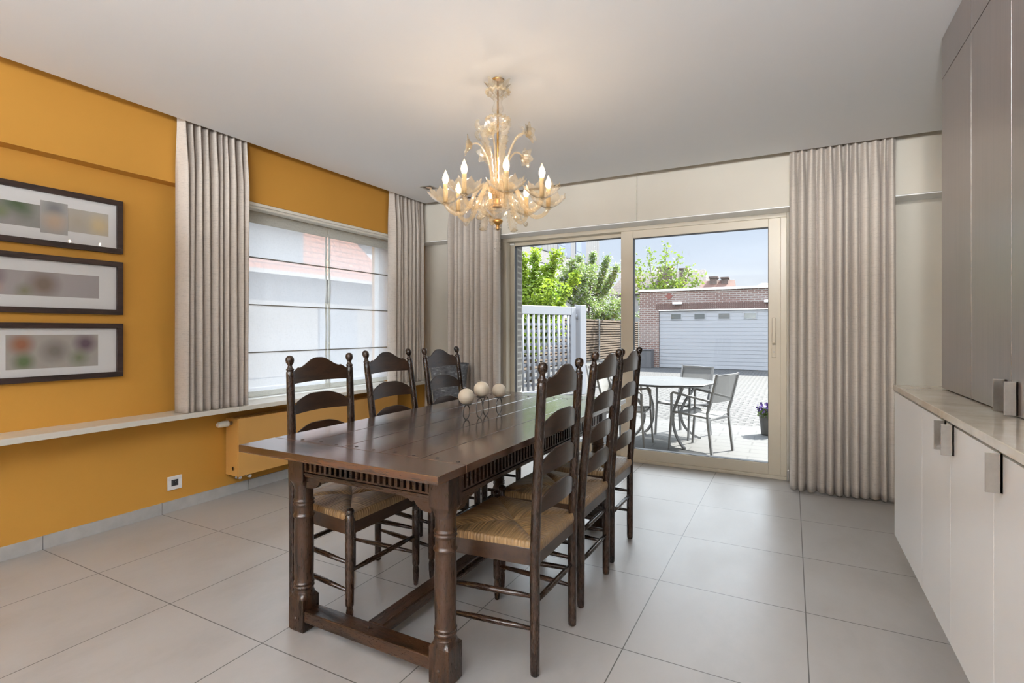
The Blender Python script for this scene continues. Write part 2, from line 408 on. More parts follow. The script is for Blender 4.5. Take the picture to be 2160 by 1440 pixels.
# ------------------------------------------------------------------ curtains
def curtain(a, b, ztop, zbot, folds, depth, seed, label, flare=1.0):
    rnd = random.Random(seed)
    A = Vector((a[0], a[1], 0)); B = Vector((b[0], b[1], 0)); D = B-A; Ln = D.length; t = D/Ln; nrm = Vector((t.y, -t.x, 0))
    mid = (A+B)/2
    r = empty('curtain', (mid.x, mid.y, zbot), label, 'curtain')
    # fold boundaries with jitter
    wd = [1+rnd.uniform(-.35, .35) for _ in range(folds)]; s = sum(wd); wd = [x/s for x in wd]
    amp = [rnd.uniform(.6, 1.0) for _ in range(folds)]
    ph = [rnd.uniform(-.25, .25) for _ in range(folds)]
    per = 20; cols = []
    acc = 0
    for k in range(folds):
        for i in range(per):
            cols.append((k, i/per, acc+wd[k]*i/per))
        acc += wd[k]
    cols.append((folds-1, 1.0, 1.0))
    rows = []
    NZ = 46
    for q in range(NZ+1):
        f = q/NZ; z = (ztop-zbot)*(1-f)
        d = (ztop-zbot)-z      # distance from top
        pin = min(1, max(0, d-.03)/.36)    # 0 at heading
        pin = pin*pin*(3-2*pin)
        row = []
        for (k, u, s0) in cols:
            # fold profile: rounded ridge toward the room, narrow valleys; pinched to a point at the heading
            e_ = .50+1.9*(1-pin)
            sharp = sin(pi*u)**e_ if 0 < u < 1 else 0
            off = depth*amp[k]*(sharp-.5)*(.6+.4*pin)
            lat = .006*sin(2.2*f+k*1.7)*pin*sin(pi*u)+.10*Ln/folds*ph[k]*sin(pi*u)*4*pin
            off += .003*sin(5*f+k*2.1)*pin
            p = t*(s0*Ln-Ln/2+lat)+nrm*off
            row.append(Vector((p.x, p.y, z)))
        rows.append(row)
    m = MB(); m.rings(rows, closed=False, cap=False)
    o = m.build('curtain_cloth', M_curtain, r, fixn=False)
    md = o.modifiers.new('thick', 'SOLIDIFY'); md.thickness = .002; md.offset = 0
    # heading tape and gliders in the slot
    h = MB(); h.box(-.004, .004, -Ln/2, Ln/2, 0, .03, Matrix.Translation((0, 0, ztop-zbot-.0)) @ Matrix.Rotation(atan2(t.y, t.x)-pi/2, 4, 'Z'))
    h.build('heading_track', M_gap, r)
    return r
# nrm points to the right of A->B
curtain((-3.376, 1.915), (-3.376, 2.375), 2.53, .652, 10, .098, 3, 'beige pleated curtain on the orange wall, beside the framed pictures')
curtain((-3.376, 3.875), (-3.376, 4.375), 2.53, .652, 9, .095, 5, 'beige pleated curtain at the corner end of the left window')
curtain((-3.052, 4.355), (-2.462, 4.355), 2.53, .015, 9, .10, 9, 'beige floor-length curtain left of the sliding door, behind the tall vase')
curtain((-.010, 4.345), (.625, 4.345), 2.53, .015, 12, .105, 11, 'beige floor-length curtain right of the sliding door, beside the white cabinets')

# ------------------------------------------------------------------ sliding door
DY = YF+.005
w = MB()  # fixed outer frame
w.box(DX0, DX0+.040, DY, DY+.085, .028, 2.055); w.box(DX0, DX0+.031, DY+.085, DY+.17, .028, 2.055); w.box(DX1-.045, DX1, DY, DY+.17, .028, 2.055)
w.box(DX0, DX1, DY, DY+.17, 2.055, 2.105); w.box(DX0, DX1, DY, DY+.17, 0, .028)
door = struct('door_1', w, M_creamlac, .004)
# left fixed leaf (outer track)
LX0, LX1 = DX0+.031, -1.285
y0, y1 = DY+.09, DY+.15
w = MB(); w.box(LX0, LX0+.052, y0, y1, .028, 2.055); w.box(LX1-.075, LX1, y0, y1, .028, 2.055)
w.box(LX0+.052, LX1-.075, y0, y1, 2.022, 2.055); w.box(LX0+.052, LX1-.075, y0, y1, .028, .11)
w.build('fixed_leaf_frame', M_creamlac, door, .003)
w = MB(); w.box(LX0+.050, LX0+.055, y0+.01, y1, .11, 2.024); w.box(LX1-.078, LX1-.073, y0+.01, y1, .11, 2.024); w.box(LX0+.052, LX1-.075, y0+.01, y1, 2.019, 2.024); w.box(LX0+.052, LX1-.075, y0+.01, y1, .108, .113)
w.build('gasket', M_black, door)
MB().box(LX0+.051, LX1-.074, y0+.025, y0+.035, .109, 2.023).build('glass_pane', M_pane, door)
# right sliding leaf (inner track)
RX0, RX1 = -1.352, DX1-.045
y0, y1 = DY+.012, DY+.075
w = MB(); w.box(RX0, RX0+.110, y0, y1, .028, 2.06); w.box(RX1-.085, RX1, y0, y1, .028, 2.06)
w.box(RX0+.110, RX1-.085, y0, y1, 1.990, 2.06); w.box(RX0+.110, RX1-.085, y0, y1, .028, .115)
w.build('sliding_leaf_frame', M_creamlac, door, .003)
w = MB(); w.box(RX0+.108, RX0+.113, y0+.01, y1, .115, 1.992); w.box(RX1-.088, RX1-.083, y0+.01, y1, .115, 1.992); w.box(RX0+.110, RX1-.085, y0+.01, y1, 1.987, 1.992); w.box(RX0+.110, RX1-.085, y0+.01, y1, .113, .118)
w.build('gasket', M_black, door)
MB().box(RX0+.109, RX1-.084, y0+.025, y0+.035, .114, 1.991).build('glass_pane', M_pane, door)
hx = RX1-.045
w = MB(); w.box(hx-.016, hx+.016, y0-.006, y0, .955, 1.145)
w.box(hx-.010, hx+.010, y0-.045, y0-.005, 1.07, 1.10); w.box(hx-.011, hx+.011, y0-.050, y0-.030, 1.07, 1.27)
hd = w.build('door_handle', M_creamlac, door, .005)
MB().lathe([(.006, 0), (.006, .004)], 12, M=Matrix.Translation((hx, y0-.006, 1.00)) @ Matrix.Rotation(pi/2, 4, 'X')).build('keyhole', M_steel, hd)
w = MB(); w.box(LX0+.01, LX0+.06, DY+.07, DY+.10, 2.03, 2.05); w.build('track_stop', M_winwhite, door, .003)
# small grey stopper on the right jamb by the curtain
w = MB(); w.box(-.027, -.012, 4.585, 4.603, .01, .09)
tag(w.build('door_buffer', M_steel, bevel=.003), 'small grey metal plate low on the wall at the right jamb of the sliding door', 'door buffer')

# ------------------------------------------------------------------ radiator
R0, R1, RZ0, RZ1 = 2.314, 3.98, .153, .557
r = empty('radiator', (-3.46, (R0+R1)/2, RZ0), 'ochre painted panel radiator under the window ledge', 'radiator')
def loc(mb, name, m, bev=0, base=(-3.46, (R0+R1)/2, RZ0), par=None):
    mb.v = [(a-base[0], b-base[1], c-base[2]) for a, b, c in mb.v]
    return mb.build(name, m, par or r, bev)
M_rad = plain('radiator_paint', (.58, .31, .08), .45, var=.01)
w = MB(); w.box(-3.394, -3.382, R0, R1, RZ0, RZ1-.002); loc(w, 'front_panel', M_rad, .003)
w = MB(); w.box(-3.520, -3.5075, R0+.01, R1-.01, RZ0+.01, RZ1-.01); loc(w, 'back_panel', M_rad, .003)
for y in (R0, R1-.004):
    w = MB(); w.box(-3.522, -3.3945, y, y+.004, RZ0+.002, RZ1-.004); loc(w, 'side_cover', M_rad, .001)
w = MB(); y = R0+.012
while y < R1-.02: w.box(-3.505, -3.3955, y, y+.009, RZ1-.012, RZ1-.003); y += .028
w.box(-3.507, -3.500, R0+.005, R1-.005, RZ1-.013, RZ1-.002); w.box(-3.401, -3.3945, R0+.005, R1-.005, RZ1-.013, RZ1-.002)
loc(w, 'top_grille', M_rad)
w = MB(); w.box(-3.50, -3.40, R0+.01, R1-.01, RZ0+.03, RZ1-.04); loc(w, 'convector_fins', M_gap)
ML = Matrix.Translation((-3.452, R0-.003, .524)) @ Matrix.Rotation(pi/2, 4, 'X')
w = MB(); w.lathe([(.013, 0), (.013, .022), (.016, .022), (.016, .028)], 16, M=ML); loc(w, 'valve_body', M_steel)
w = MB(); w.lathe([(.020, .026), (.022, .034), (.022, .044), (.0205, .046), (.0205, .050), (.022, .052), (.0215, .072), (.0185, .098), (.014, .104)], 24, M=ML, mod=lambda a, z: 1+.03*cos(12*a)*(z > .052)); loc(w, 'thermostat_knob', M_winwhite)
w = MB(); w.tube([(-3.533, R0+.04, .140), (-3.45, R0+.04, .140), (-3.45, R0+.04, .155)], .009, 12)
w.tube([(-3.533, R0+.10, .140), (-3.43, R0+.10, .140), (-3.43, R0+.10, .155)], .009, 12)
w.lathe([(.014, 0), (.014, .03)], 14, M=Matrix.Translation((-3.46, R0+.04, .125)))
loc(w, 'pipe_elbows', M_chrome)
for (yy, xx) in ((R0+.04, -3.44), (R0+.10, -3.42)):
    w = MB(); w.lathe([(.011, 0), (.013, .003), (.013, .022), (.010, .026)], 14, M=Matrix.Translation((xx, yy, .137)) @ Matrix.Rotation(pi/2, 4, 'Y')); loc(w, 'pipe_cap', M_chrome)
w = MB(); w.lathe([(.016, 0), (.016, .003), (.011, .003), (.011, 0)], 20, M=Matrix.Translation((-3.44, R0-.0005, .205)) @ Matrix.Rotation(pi/2, 4, 'X')); loc(w, 'blanking_plug', M_rad)

# ------------------------------------------------------------------ wall socket
r = empty('wall_socket', (XL, 1.970, .184), 'white square wall socket with black insert low on the orange wall', 'socket')
w = MB(); w.box(0, .010, -.0445, .0445, -.043, -.020); w.box(0, .010, -.0445, .0445, .020, .043); w.box(0, .010, -.0445, -.022, -.020, .020); w.box(0, .010, .022, .0445, -.020, .020)
w.build('cover_plate', M_white, r, .0015)
w = MB(); w.box(0, .008, -.022, .022, -.020, .020); o = w.build('insert', M_black, r, .001)
w = MB(); w.lathe([(.0175, .0081), (.0175, .0095), (.0155, .0095), (.0155, .0082)], 28, cap=False, M=Matrix.Rotation(pi/2, 4, 'Y'))
for s in (-1, 1): w.lathe([(.0028, .0078), (.0028, .0086)], 10, M=Matrix.Translation((0, s*.0095, 0)) @ Matrix.Rotation(pi/2, 4, 'Y'))
w.build('socket_well', plain('socket_hole', (.05, .05, .055), .3), o)
w = MB(); w.lathe([(.0022, .008), (.0022, .016), (.001, .018)], 10, M=Matrix.Translation((0, 0, .008)) @ Matrix.Rotation(pi/2, 4, 'Y')); w.build('earth_pin', M_chrome, o)

# ------------------------------------------------------------------ pictures
M_frame = wood('wenge_frame', (.012, .007, .006), (.045, .025, .02), (6, .8, 6), .45, bmp=.1)
M_mat = plain('picture_mount', (.80, .80, .80), .8)
def blotch(name, base, spots, seed):
    m, t, p = mat(name); p.inputs['Roughness'].default_value = .5
    c = N(t, 'TexCoord'); last = None
    prev = N(t, 'RGB'); prev.outputs[0].default_value = (*base, 1); out = prev.outputs[0]
    for (u, v, rad, col, al) in spots:
        mp = N(t, 'Mapping'); mp.inputs['Location'].default_value = (0, -u/rad, -v/rad); mp.inputs['Scale'].default_value = (0, 1/rad, 1/rad)
        L(t, c.outputs['Object'], mp.inputs[0])
        g = N(t, 'TexGradient'); g.gradient_type = 'SPHERICAL'; L(t, mp.outputs[0], g.inputs[0])
        sm = N(t, 'Math', operation='MULTIPLY'); L(t, g.outputs['Fac'], sm.inputs[0]); sm.inputs[1].default_value = al*1.6; sm.use_clamp = True
        mx = N(t, 'MixRGB'); L(t, sm.outputs[0], mx.inputs[0]); L(t, out, mx.inputs[1]); mx.inputs[2].default_value = (*col, 1); out = mx.outputs[0]
    L(t, out, p.inputs['Base Color']); return m
def picture(zc, h, label, prints):
    y0, y1 = .52, 1.664; yc = (y0+y1)/2
    r = empty('framed_picture', (XL, yc, zc), label, 'picture')
    a, b = (y1-y0)/2, h/2; fwd = .028; bw = .030
    w = MB()
    w.box(.002, fwd, -a, a, b-bw, b); w.box(.002, fwd, -a, a, -b, -b+bw); w.box(.002, fwd, -a, -a+bw, -b+bw, b-bw); w.box(.002, fwd, a-bw, a, -b+bw, b-bw)
    w.build('frame', M_frame, r, .0012)
    w = MB(); w.box(.002, .012, -a+bw-.002, a-bw+.002, -b+bw-.002, b-bw+.002); w.build('mount', M_mat, r)
    for i, (ya, yb, za, zb, m) in enumerate(prints):
        w = MB(); w.box(0, .0012, -(yb-ya)/2, (yb-ya)/2, -(zb-za)/2, (zb-za)/2)
        w.build('photo_print', m, r, loc=(.0121+.0002*(i % 2), (ya+yb)/2-yc, (za+zb)/2-zc))
    w = MB(); w.box(.018, .020, -a+bw-.001, a-bw+.001, -b+bw-.001, b-bw+.001); w.build('glass', M_picglass, r)
g1 = blotch('photo_green', (.30, .30, .28), [(-.12, .03, .08, (.10, .14, .05), .8), (.03, .03, .09, (.05, .10, .03), .8), (.0, -.04, .1, (.35, .33, .33), .7), (-.03, 0, .05, (.20, .25, .12), .6)], 1)
g2 = blotch('photo_portrait', (.42, .41, .40), [(.0, .05, .06, (.22, .23, .24), .8), (.0, -.02, .07, (.52, .40, .30), .8)], 2)
g3 = blotch('photo_sand', (.48, .46, .42), [(.05, -.01, .08, (.62, .50, .30), .8), (-.05, 0, .08, (.45, .40, .32), .6)], 3)
picture(1.779, .314, 'topmost of three dark wood framed pictures on the orange wall, three joined photographs',
        [(1.02, 1.277, 1.712, 1.834, g1), (1.279, 1.398, 1.692, 1.864, g2), (1.399, 1.593, 1.717, 1.845, g3), (.62, 1.018, 1.70, 1.84, g3)])
h1 = blotch('photo_group', (.40, .37, .37), [(-.20, 0, .09, (.12, .09, .12), .8), (-.10, 0, .05, (.08, .12, .06), .7), (-.02, .03, .08, (.16, .10, .12), .8), (.0, -.03, .05, (.45, .32, .28), .7), (.20, .0, .09, (.20, .15, .12), .8), (.12, -.04, .05, (.22, .22, .13), .6)], 4)
picture(1.418, .312, 'middle of three dark wood framed pictures on the orange wall, one wide photograph', [(.64, 1.546, 1.353, 1.481, h1)])
k1 = blotch('photo_row', (.42, .39, .36), [(-.14, .04, .07, (.30, .12, .06), .8), (-.13, -.05, .06, (.12, .17, .07), .8), (.0, .0, .08, (.22, .20, .18), .8), (.14, .04, .07, (.14, .09, .12), .8), (.11, -.04, .06, (.18, .22, .12), .6)], 5)
picture(1.054, .314, 'lowest of three dark wood framed pictures on the orange wall, beneath the other two', [(1.139, 1.541, .968, 1.146, k1), (.64, 1.10, .968, 1.146, k1)])

# ------------------------------------------------------------------ dining table
TX0, TX1, TY0, TY1, TZ = -1.812, -.906, 1.240, 3.205, .745
tx, ty = (TX0+TX1)/2, (TY0+TY1)/2
T = empty('dining_table', (tx, ty, 0), 'long dark oak refectory table with turned legs and carved apron', 'table')
hx_, hy_ = (TX1-TX0)/2, (TY1-TY0)/2
w = MB(); n = 5; g = .0014
for i in range(n):
    a = -hx_+2*hx_*i/n; b = -hx_+2*hx_*(i+1)/n
    w.box(a+g*(i > 0), b-g*(i < n-1), -hy_+.155, hy_-.155, TZ-.026, TZ)
top = w.build('tabletop', M_oak_top, T, .002)
for s in (-1, 1):
    w = MB(); a, b = sorted((s*hy_, s*(hy_-.153))); w.box(-hx_-.001, hx_+.001, a, b, TZ-.0262, TZ+.0002); w.build('breadboard_end', M_oak_end, T, .0025)
M_peg = plain('oak_peg', (.02, .009, .004), .5)
for s in (-1, 1):
    for i in range(n):
        for dx in (-.045, .045):
            w = MB(); c = (-hx_+2*hx_*(i+.5)/n+dx, s*(hy_-.185+(.01 if dx > 0 else 0)))
            w.lathe([(.0065, TZ-.003), (.0065, TZ+.0012), (.004, TZ+.0016)], 8, at=(c[0], c[1], 0)); w.build('peg', M_peg, top)
# legs
LXo, LYo = .340, .815+.0
leg_x = (-1.059+.040-tx, ) ; 
lx = (-1.698-tx, -1.019-tx); ly = (1.440-ty, 3.005-ty)
prof = [(.0405, .0), (.0405, .0)]
def leg(cx, cy):
    w = MB(); hw = .040
    def sq(z0, z1, a=hw): w.box(cx-a, cx+a, cy-a, cy+a, z0, z1)
    sq(.006, .128); sq(0, .008, hw-.004)
    sq(.585, TZ-.027)
    # chamfered transitions square -> round
    def trans(z0, z1, r0, r1, sq0):
        rs = []
        for k in range(7):
            f = k/6; z = z0+(z1-z0)*f; ring = []
            for j in range(32):
                a = 2*pi*j/32; s_ = min(hw/max(abs(cos(a)), 1e-6), hw/max(abs(sin(a)), 1e-6))
                ff = f if sq0 else 1-f; ff = sin(ff*pi/2)
                r = s_*(1-ff)+r1*ff
                ring.append(Vector((cx+r*cos(a), cy+r*sin(a), z)))
            rs.append(ring)
        w.rings(rs)
    trans(.126, .150, hw, .038, True); trans(.550, .587, .036, .036, False)
    c = [(.038, .148), (.036, .153), (.035, .160), (.0385, .163), (.0395, .167), (.0385, .171), (.0365, .173), (.0375, .177), (.040, .181), (.0375, .185), (.0355, .188),
         (.036, .22), (.037, .30), (.0368, .38), (.035, .435), (.0365, .438), (.0405, .443), (.0405, .447), (.0365, .452), (.0348, .456), (.0345, .475), (.0345, .482),
         (.038, .486), (.040, .490), (.038, .494), (.0355, .496), (.038, .500), (.0405, .504), (.038, .508), (.0352, .511), (.0352, .545), (.036, .552)]
    w.lathe(c, 32, at=(cx, cy, 0))
    o = w.build('leg', M_oak, T, .0022)
    for (dx, dy) in ((0, -1), (1, 0)):
        for z in (.055, .69):
            q = MB(); q.sphere((cx+dx*(hw+.000), cy+dy*(hw+.000)+0, z), .006, 10, 6, (1, 1, 1)); q.build('peg', M_peg, o)
for a in lx:
    for b in ly: leg(a, b)
# stretchers
for b in ly:
    w = MB(); w.box(lx[0]+.040, lx[1]-.040, b-.034, b+.034, .042, .086); w.build('end_stretcher', M_oak_x, T, .004)
w = MB(); w.box(-.036, .036, ly[0]+.034, ly[1]-.034, .043, .087); w.build('long_stretcher', M_oak_h, T, .005)
q = MB(); q.sphere((.0, ly[0], .086), .006, 10, 6); q.build('peg', M_peg, T)
# apron
def apron(Mx, length, name, m):
    z0, z1 = .600, TZ-.026
    w = MB()
    hl = length/2
    poly = [(-hl, z1), (-hl, .560)]
    # scalloped spandrel
    sp = [(.030, .560), (.050, .566), (.066, .580), (.074, .592), (.084, .585), (.094, .589), (.100, .595), (.112, .594), (.122, .598), (.130, .600)]
    poly += [(-hl+u, z) for u, z in sp]
    poly += [(hl-u, z) for u, z in reversed(sp)] + [(hl, .560), (hl, z1)]
    w.prism(list(reversed(poly)), Mx, -.018, .003)
    # mouldings
    for (za, zb, d) in [(.604, .611, .010), (.613, .622, .016), (.624, .631, .012), (TZ-.033, z1, .018)]:
        vs = [Mx @ Vector((u, d_, z)) for z in (za, zb) for d_ in (.002, d) for u in (-hl, hl)]
        w.add(vs, [(0, 2, 3, 1), (4, 5, 7, 6), (0, 1, 5, 4), (2, 6, 7, 3), (0, 4, 6, 2), (1, 3, 7, 5)])
    ap = w.build(name, m, T, .0012)
    w = MB(); k = int(length/.027); st = (length-.02)/k; 
    for i in range(k+1):
        u = -hl+.01+st*i
        vs = [Mx @ Vector((uu, d_, z)) for z in (.631, TZ-.034) for d_ in (.002, .017) for uu in (u-.0060, u+.0060)]
        w.add(vs, [(0, 2, 3, 1), (4, 5, 7, 6), (0, 1, 5, 4), (2, 6, 7, 3), (0, 4, 6, 2), (1, 3, 7, 5)])
    w.build('carved_dentils', m, ap, .001)
def MM(ux, nx, o): # u axis, outward axis, origin
    z = Vector((0, 0, 1)); return Matrix(((ux[0], nx[0], 0, o[0]), (ux[1], nx[1], 0, o[1]), (0, 0, 1, 0), (0, 0, 0, 1)))
Lx = lx[1]-lx[0]-.08; Ly = ly[1]-ly[0]-.08; cxm = (lx[0]+lx[1])/2; cym = (ly[0]+ly[1])/2
apron(MM((1, 0), (0, -1), (cxm, ly[0]-.020)), Lx, 'end_apron', M_oak_x)
apron(MM((-1, 0), (0, 1), (cxm, ly[1]+.020)), Lx, 'end_apron', M_oak_x)
apron(MM((0, 1), (1, 0), (lx[1]+.020, cym)), Ly, 'side_apron', M_oak_h)
apron(MM((0, -1), (-1, 0), (lx[0]-.020, cym)), Ly, 'side_apron', M_oak_h)

# ------------------------------------------------------------------ rush chairs
def m_rush():
    m, t, p = mat('rush')
    u = N(t, 'TexCoord'); s = N(t, 'SeparateXYZ'); L(t, u.outputs['UV'], s.inputs[0])
    k = N(t, 'CombineXYZ'); a = N(t, 'Math', operation='MULTIPLY'); L(t, s.outputs[0], a.inputs[0]); a.inputs[1].default_value = 190
    b = N(t, 'Math', operation='MULTIPLY'); L(t, s.outputs[1], b.inputs[0]); b.inputs[1].default_value = 3
    L(t, a.outputs[0], k.inputs[0]); L(t, b.outputs[0], k.inputs[1])
    n = noise_tex(t, k.outputs[0], 1.0, 3, .6)
    n2 = noise_tex(t, coords(t), 9, 3)
    ad = N(t, 'Math', operation='MULTIPLY_ADD'); L(t, n2, ad.inputs[0]); ad.inputs[1].default_value = .4; L(t, n, ad.inputs[2])
    r = ramp(t, ad.outputs[0], [(.42, (.035, .020, .009)), (.60, (.16, .09, .035)), (.76, (.30, .18, .075)), (.92, (.44, .29, .14))])
    L(t, r.outputs[0], p.inputs['Base Color']); p.inputs['Roughness'].default_value = .42
    w = N(t, 'Math', operation='SINE'); c = N(t, 'Math', operation='MULTIPLY'); L(t, s.outputs[0], c.inputs[0]); c.inputs[1].default_value = 480
    L(t, c.outputs[0], w.inputs[0]); d = N(t, 'Math', operation='MULTIPLY_ADD'); L(t, w.outputs[0], d.inputs[0]); d.inputs[1].default_value = .25; L(t, n, d.inputs[2])
    bump(t, p, d.outputs[0], .8, .004)
    return m
M_rush = m_rush()
def chair(x, y, rz, lean, label, rear_bars=(.245,), H=1.065, grp='rush-seated ladder-back chairs around the dining table'):
    # local: front = +x ; rear posts at x=0, y=+-.172 ; front legs x=.362, y=+-.205
    C = empty('dining_chair', (x, y, 0), label, 'chair', rz)
    rw, fwid, dep = .172, .205, .362
    def lf(z):
        d = max(0, z-.42); return -lean*(d*d*.35+d*.75)/ (0.75*.63+.35*.4)
    HS = H-1.055
    for s in (-1, 1):
        w = MB(); h = HS
        pr = [(.012, 0), (.0155, .004), (.0165, .02), (.0172, .2), (.0175, .45), (.0172, .8), (.0165, .965+h), (.0165, .985+h), (.0135, .990+h), (.0165, .9945+h), (.0165, .998+h), (.0115, 1.003+h), (.009, 1.012+h),
              (.0092, 1.016+h), (.0135, 1.021+h), (.0165, 1.028+h), (.0178, 1.036+h), (.0165, 1.046+h), (.011, 1.053+h), (.004, 1.056+h)]
        # densify for the lean
        dense = []
        for a, b in zip(pr[:-1], pr[1:]):
            kk = max(1, int((b[1]-a[1])/.06))
            for i in range(kk): f = i/kk; dense.append((a[0]+(b[0]-a[0])*f, a[1]+(b[1]-a[1])*f))
        dense.append(pr[-1])
        w.lathe(dense, 20, at=(0, s*rw, 0), off=lambda z: (lf(z), 0)); w.build('back_post', M_chair, C)
        w = MB()
        w.lathe([(.008, 0), (.010, .003), (.0135, .04), (.0145, .07), (.0115, .088), (.0155, .093), (.0165, .100), (.0165, .12), (.0175, .25), (.0178, .345), (.0155, .349), (.0178, .353), (.0155, .358), (.0178, .362), (.018, .42), (.0165, .447), (.0135, .450), (.0175, .455), (.0180, .462), (.0165, .468), (.010, .473), (.003, .475)], 20, at=(dep, s*fwid, 0))
        w.build('front_leg', M_chair, C)
        for z in (.262, .152):
            w = MB(); w.tube([(.0, s*rw, z+.004), (dep*.3, s*(rw+(fwid-rw)*.3), z+.002), (dep*.6, s*(rw+(fwid-rw)*.6), z), (dep, s*fwid, z-.004)], [.0065, .0105, .0105, .0065], 12); w.build('side_stretcher', M_chair_x, C)
        # seat rails
        w = MB(); v = Vector((dep, s*(fwid-rw), 0)); a = atan2(v.y, v.x)
        w.box(.012, v.length-.012, -.010, .010, .372, .432, Matrix.Translation((0, s*rw, 0)) @ Matrix.Rotation(a, 4, 'Z')); w.build('seat_rail', M_slat, C, .002)
    w = MB(); w.box(-.010, .010, -rw+.012, rw-.012, .372, .432); w.build('seat_rail', M_slat, C, .002)
    w = MB(); w.box(dep-.010, dep+.010, -fwid+.012, fwid-.012, .372, .432); w.build('seat_rail', M_slat, C, .002)
    w = MB(); w.tube([(dep, -fwid, .228), (dep, -.1, .228), (dep, .1, .228), (dep, fwid, .228)], [.0065, .0105, .0105, .0065], 12); w.build('front_stretcher', M_chair_y, C)
    for z in rear_bars:
        w = MB(); w.tube([(0, -rw, z), (0, -.08, z), (0, .08, z), (0, rw, z)], [.0065, .0105, .0105, .0065], 12); w.build('rear_stretcher', M_chair_y, C)
    # slats, bowed backward
    for k, z0 in enumerate((.932, .800, .668, .538)):
        z0 += HS if k == 0 else HS*.7
        top_ = k == 0
        w = MB(); n = 34; rings = []
        for i in range(n+1):
            u = i/n; yy = -(rw-.010)+2*(rw-.010)*u; c = abs(2*u-1)
            if top_:
                # cresting outline with a small step near each end
                hh = .045+.027*((1-c)/.24)**.8 if c >= .76 else .069+.041*(.5+.5*cos(pi*min(1, max(0, (c-.08)/.68))))
            else:
                hh = .040+.044*(1-max(0, (c-.25)/.75)**1.6 if c > .25 else 1)
                if c > .86: hh = min(hh, .043)
            bz = .006*(1-c*c) if not top_ else .004*(1-c*c)
            bow = -.018*(1-c*c)
            za, zb = z0+bz, z0+hh
            xa, xb = lf(za)+bow, lf(zb)+bow
            rings.append([Vector((xa-.0045, yy, za)), Vector((xa+.0045, yy, za)), Vector((xb+.0040, yy, zb-.002)), Vector((xb, yy, zb)), Vector((xb-.0040, yy, zb-.002))])
        w.rings(rings, smooth=True); o = w.build('back_slat', M_slat, C)
        o.modifiers.new('es', 'EDGE_SPLIT').split_angle = radians(35)
    # rush seat
    w = MB(); cs = [Vector((-.014, -rw-.006, 0)), Vector((dep+.012, -fwid-.010, 0)), Vector((dep+.012, fwid+.010, 0)), Vector((-.014, rw+.006, 0))]
    cen = Vector((dep*.47, 0, 0)); NU = 28
    for e in range(4):
        a, b = cs[e], cs[(e+1) % 4]; en = (b-a).normalized(); out = Vector((en.y, -en.x, 0))
        ln = (b-a).length; rows = []; uvs = []
        prof = [(v_/10, None) for v_ in range(0, 10)]
        for v_ in range(0, 17):
            row = []
            for i in range(NU+1):
                u = i/NU; P = a.lerp(b, u); edge = min(u, 1-u)*2
                if v_ <= 9:
                    f = v_/10; p = cen.lerp(P, f)
                    valley = .006*(1-min(1, edge*f*6)) if True else 0
                    z = .452+.010*sin(pi*min(1, f*1.1))*(.5+.5*min(1, edge*3))-valley-.004*(1-f)
                    q = Vector((p.x, p.y, z))
                else:
                    th = (v_-9)/7*pi; rr = .021
                    pi_ = cen.lerp(P, .93); bul = .012*sin(th)
                    q = Vector((pi_.x, pi_.y, 0))+out*(.004+bul)*min(1, edge*8+.3); q.z = .434+rr*cos(th)-.004*(1-min(1, edge*8))
                row.append(q); qq = Vector((q.x-a.x, q.y-a.y, 0)); uvs.append((e*1.7+qq.dot(en), -qq.dot(out)*-1+e if v_ <= 9 else e+.01*(v_-9)))
            rows.append(row)
        b0 = len(w.v); w.rings(rows, closed=False, cap=False)
        for i_, q in enumerate(uvs): w.uv[b0+i_] = q
    w.build('rush_seat', M_rush, C)
    return C
chair(-1.887, 1.716, 0, .022, 'rush-seated ladder-back chair at the near end of the window side, closest to the radiator valve', H=1.06)
chair(-1.862, 2.212, 0, .085, 'middle ladder-back chair on the window side, its back leaning towards the blinds', H=1.065)
chair(-1.865, 2.700, 0, .080, 'farthest ladder-back chair on the window side, in front of the tall grey vase', H=1.065)
chair(-.768, 1.778, pi, .030, 'nearest ladder-back chair on the door side, its whole rush seat and rear legs in view', H=1.062)
chair(-.786, 2.265, pi, .062, 'middle ladder-back chair on the door side, with two bars between its rear legs', (.316, .190), H=1.082)
chair(-.802, 2.745, pi, .052, 'farthest ladder-back chair on the door side, standing before the sliding glass', H=1.078)

# ------------------------------------------------------------------ candle holder & candles
cp = [(-1.364, 2.098, .817, .0385), (-1.338, 2.195, .843, .0385), (-1.310, 2.319, .829, .0355)]
Hh = empty('candle_holder', (-1.335, 2.21, TZ), 'grey looped wire candle holder standing on the dark table', 'candle holder')
def ring(c, wd, z0, z1, ang):
    pts = []
    for i in range(32):
        a = 2*pi*i/32; rr = wd/2
        pts.append((c[0]+rr*sin(a)*cos(ang)-(-1.335), c[1]+rr*sin(a)*sin(ang)-2.21, (z0+z1)/2-(z1-z0)/2*cos(a)-TZ))
    w = MB(); w.tube(pts, .0026, 8, loop=True, cap=False); w.build('wire_loop', M_wire, Hh)
ang = radians(112)
ring((-1.364, 2.098), .066, TZ+.0022, .815, radians(95))
ring((-1.336, 2.172), .068, TZ+.0022, .841, radians(95))
ring((-1.340, 2.240), .068, TZ+.0022, .841, radians(95))
ring((-1.310, 2.319), .066, TZ+.0022, .827, radians(95))
for (x, y, z, rr) in cp:
    w = MB(); w.lathe([(.004, z-.0022-TZ), (.016, z-.002-TZ), (.024, z-.0005-TZ), (.0265, z+.003-TZ), (.025, z+.0035-TZ), (.0155, z+.0003-TZ), (.001, z-TZ)], 24, at=(x+1.335, y-2.21, 0)); w.build('candle_dish', M_wire, Hh)
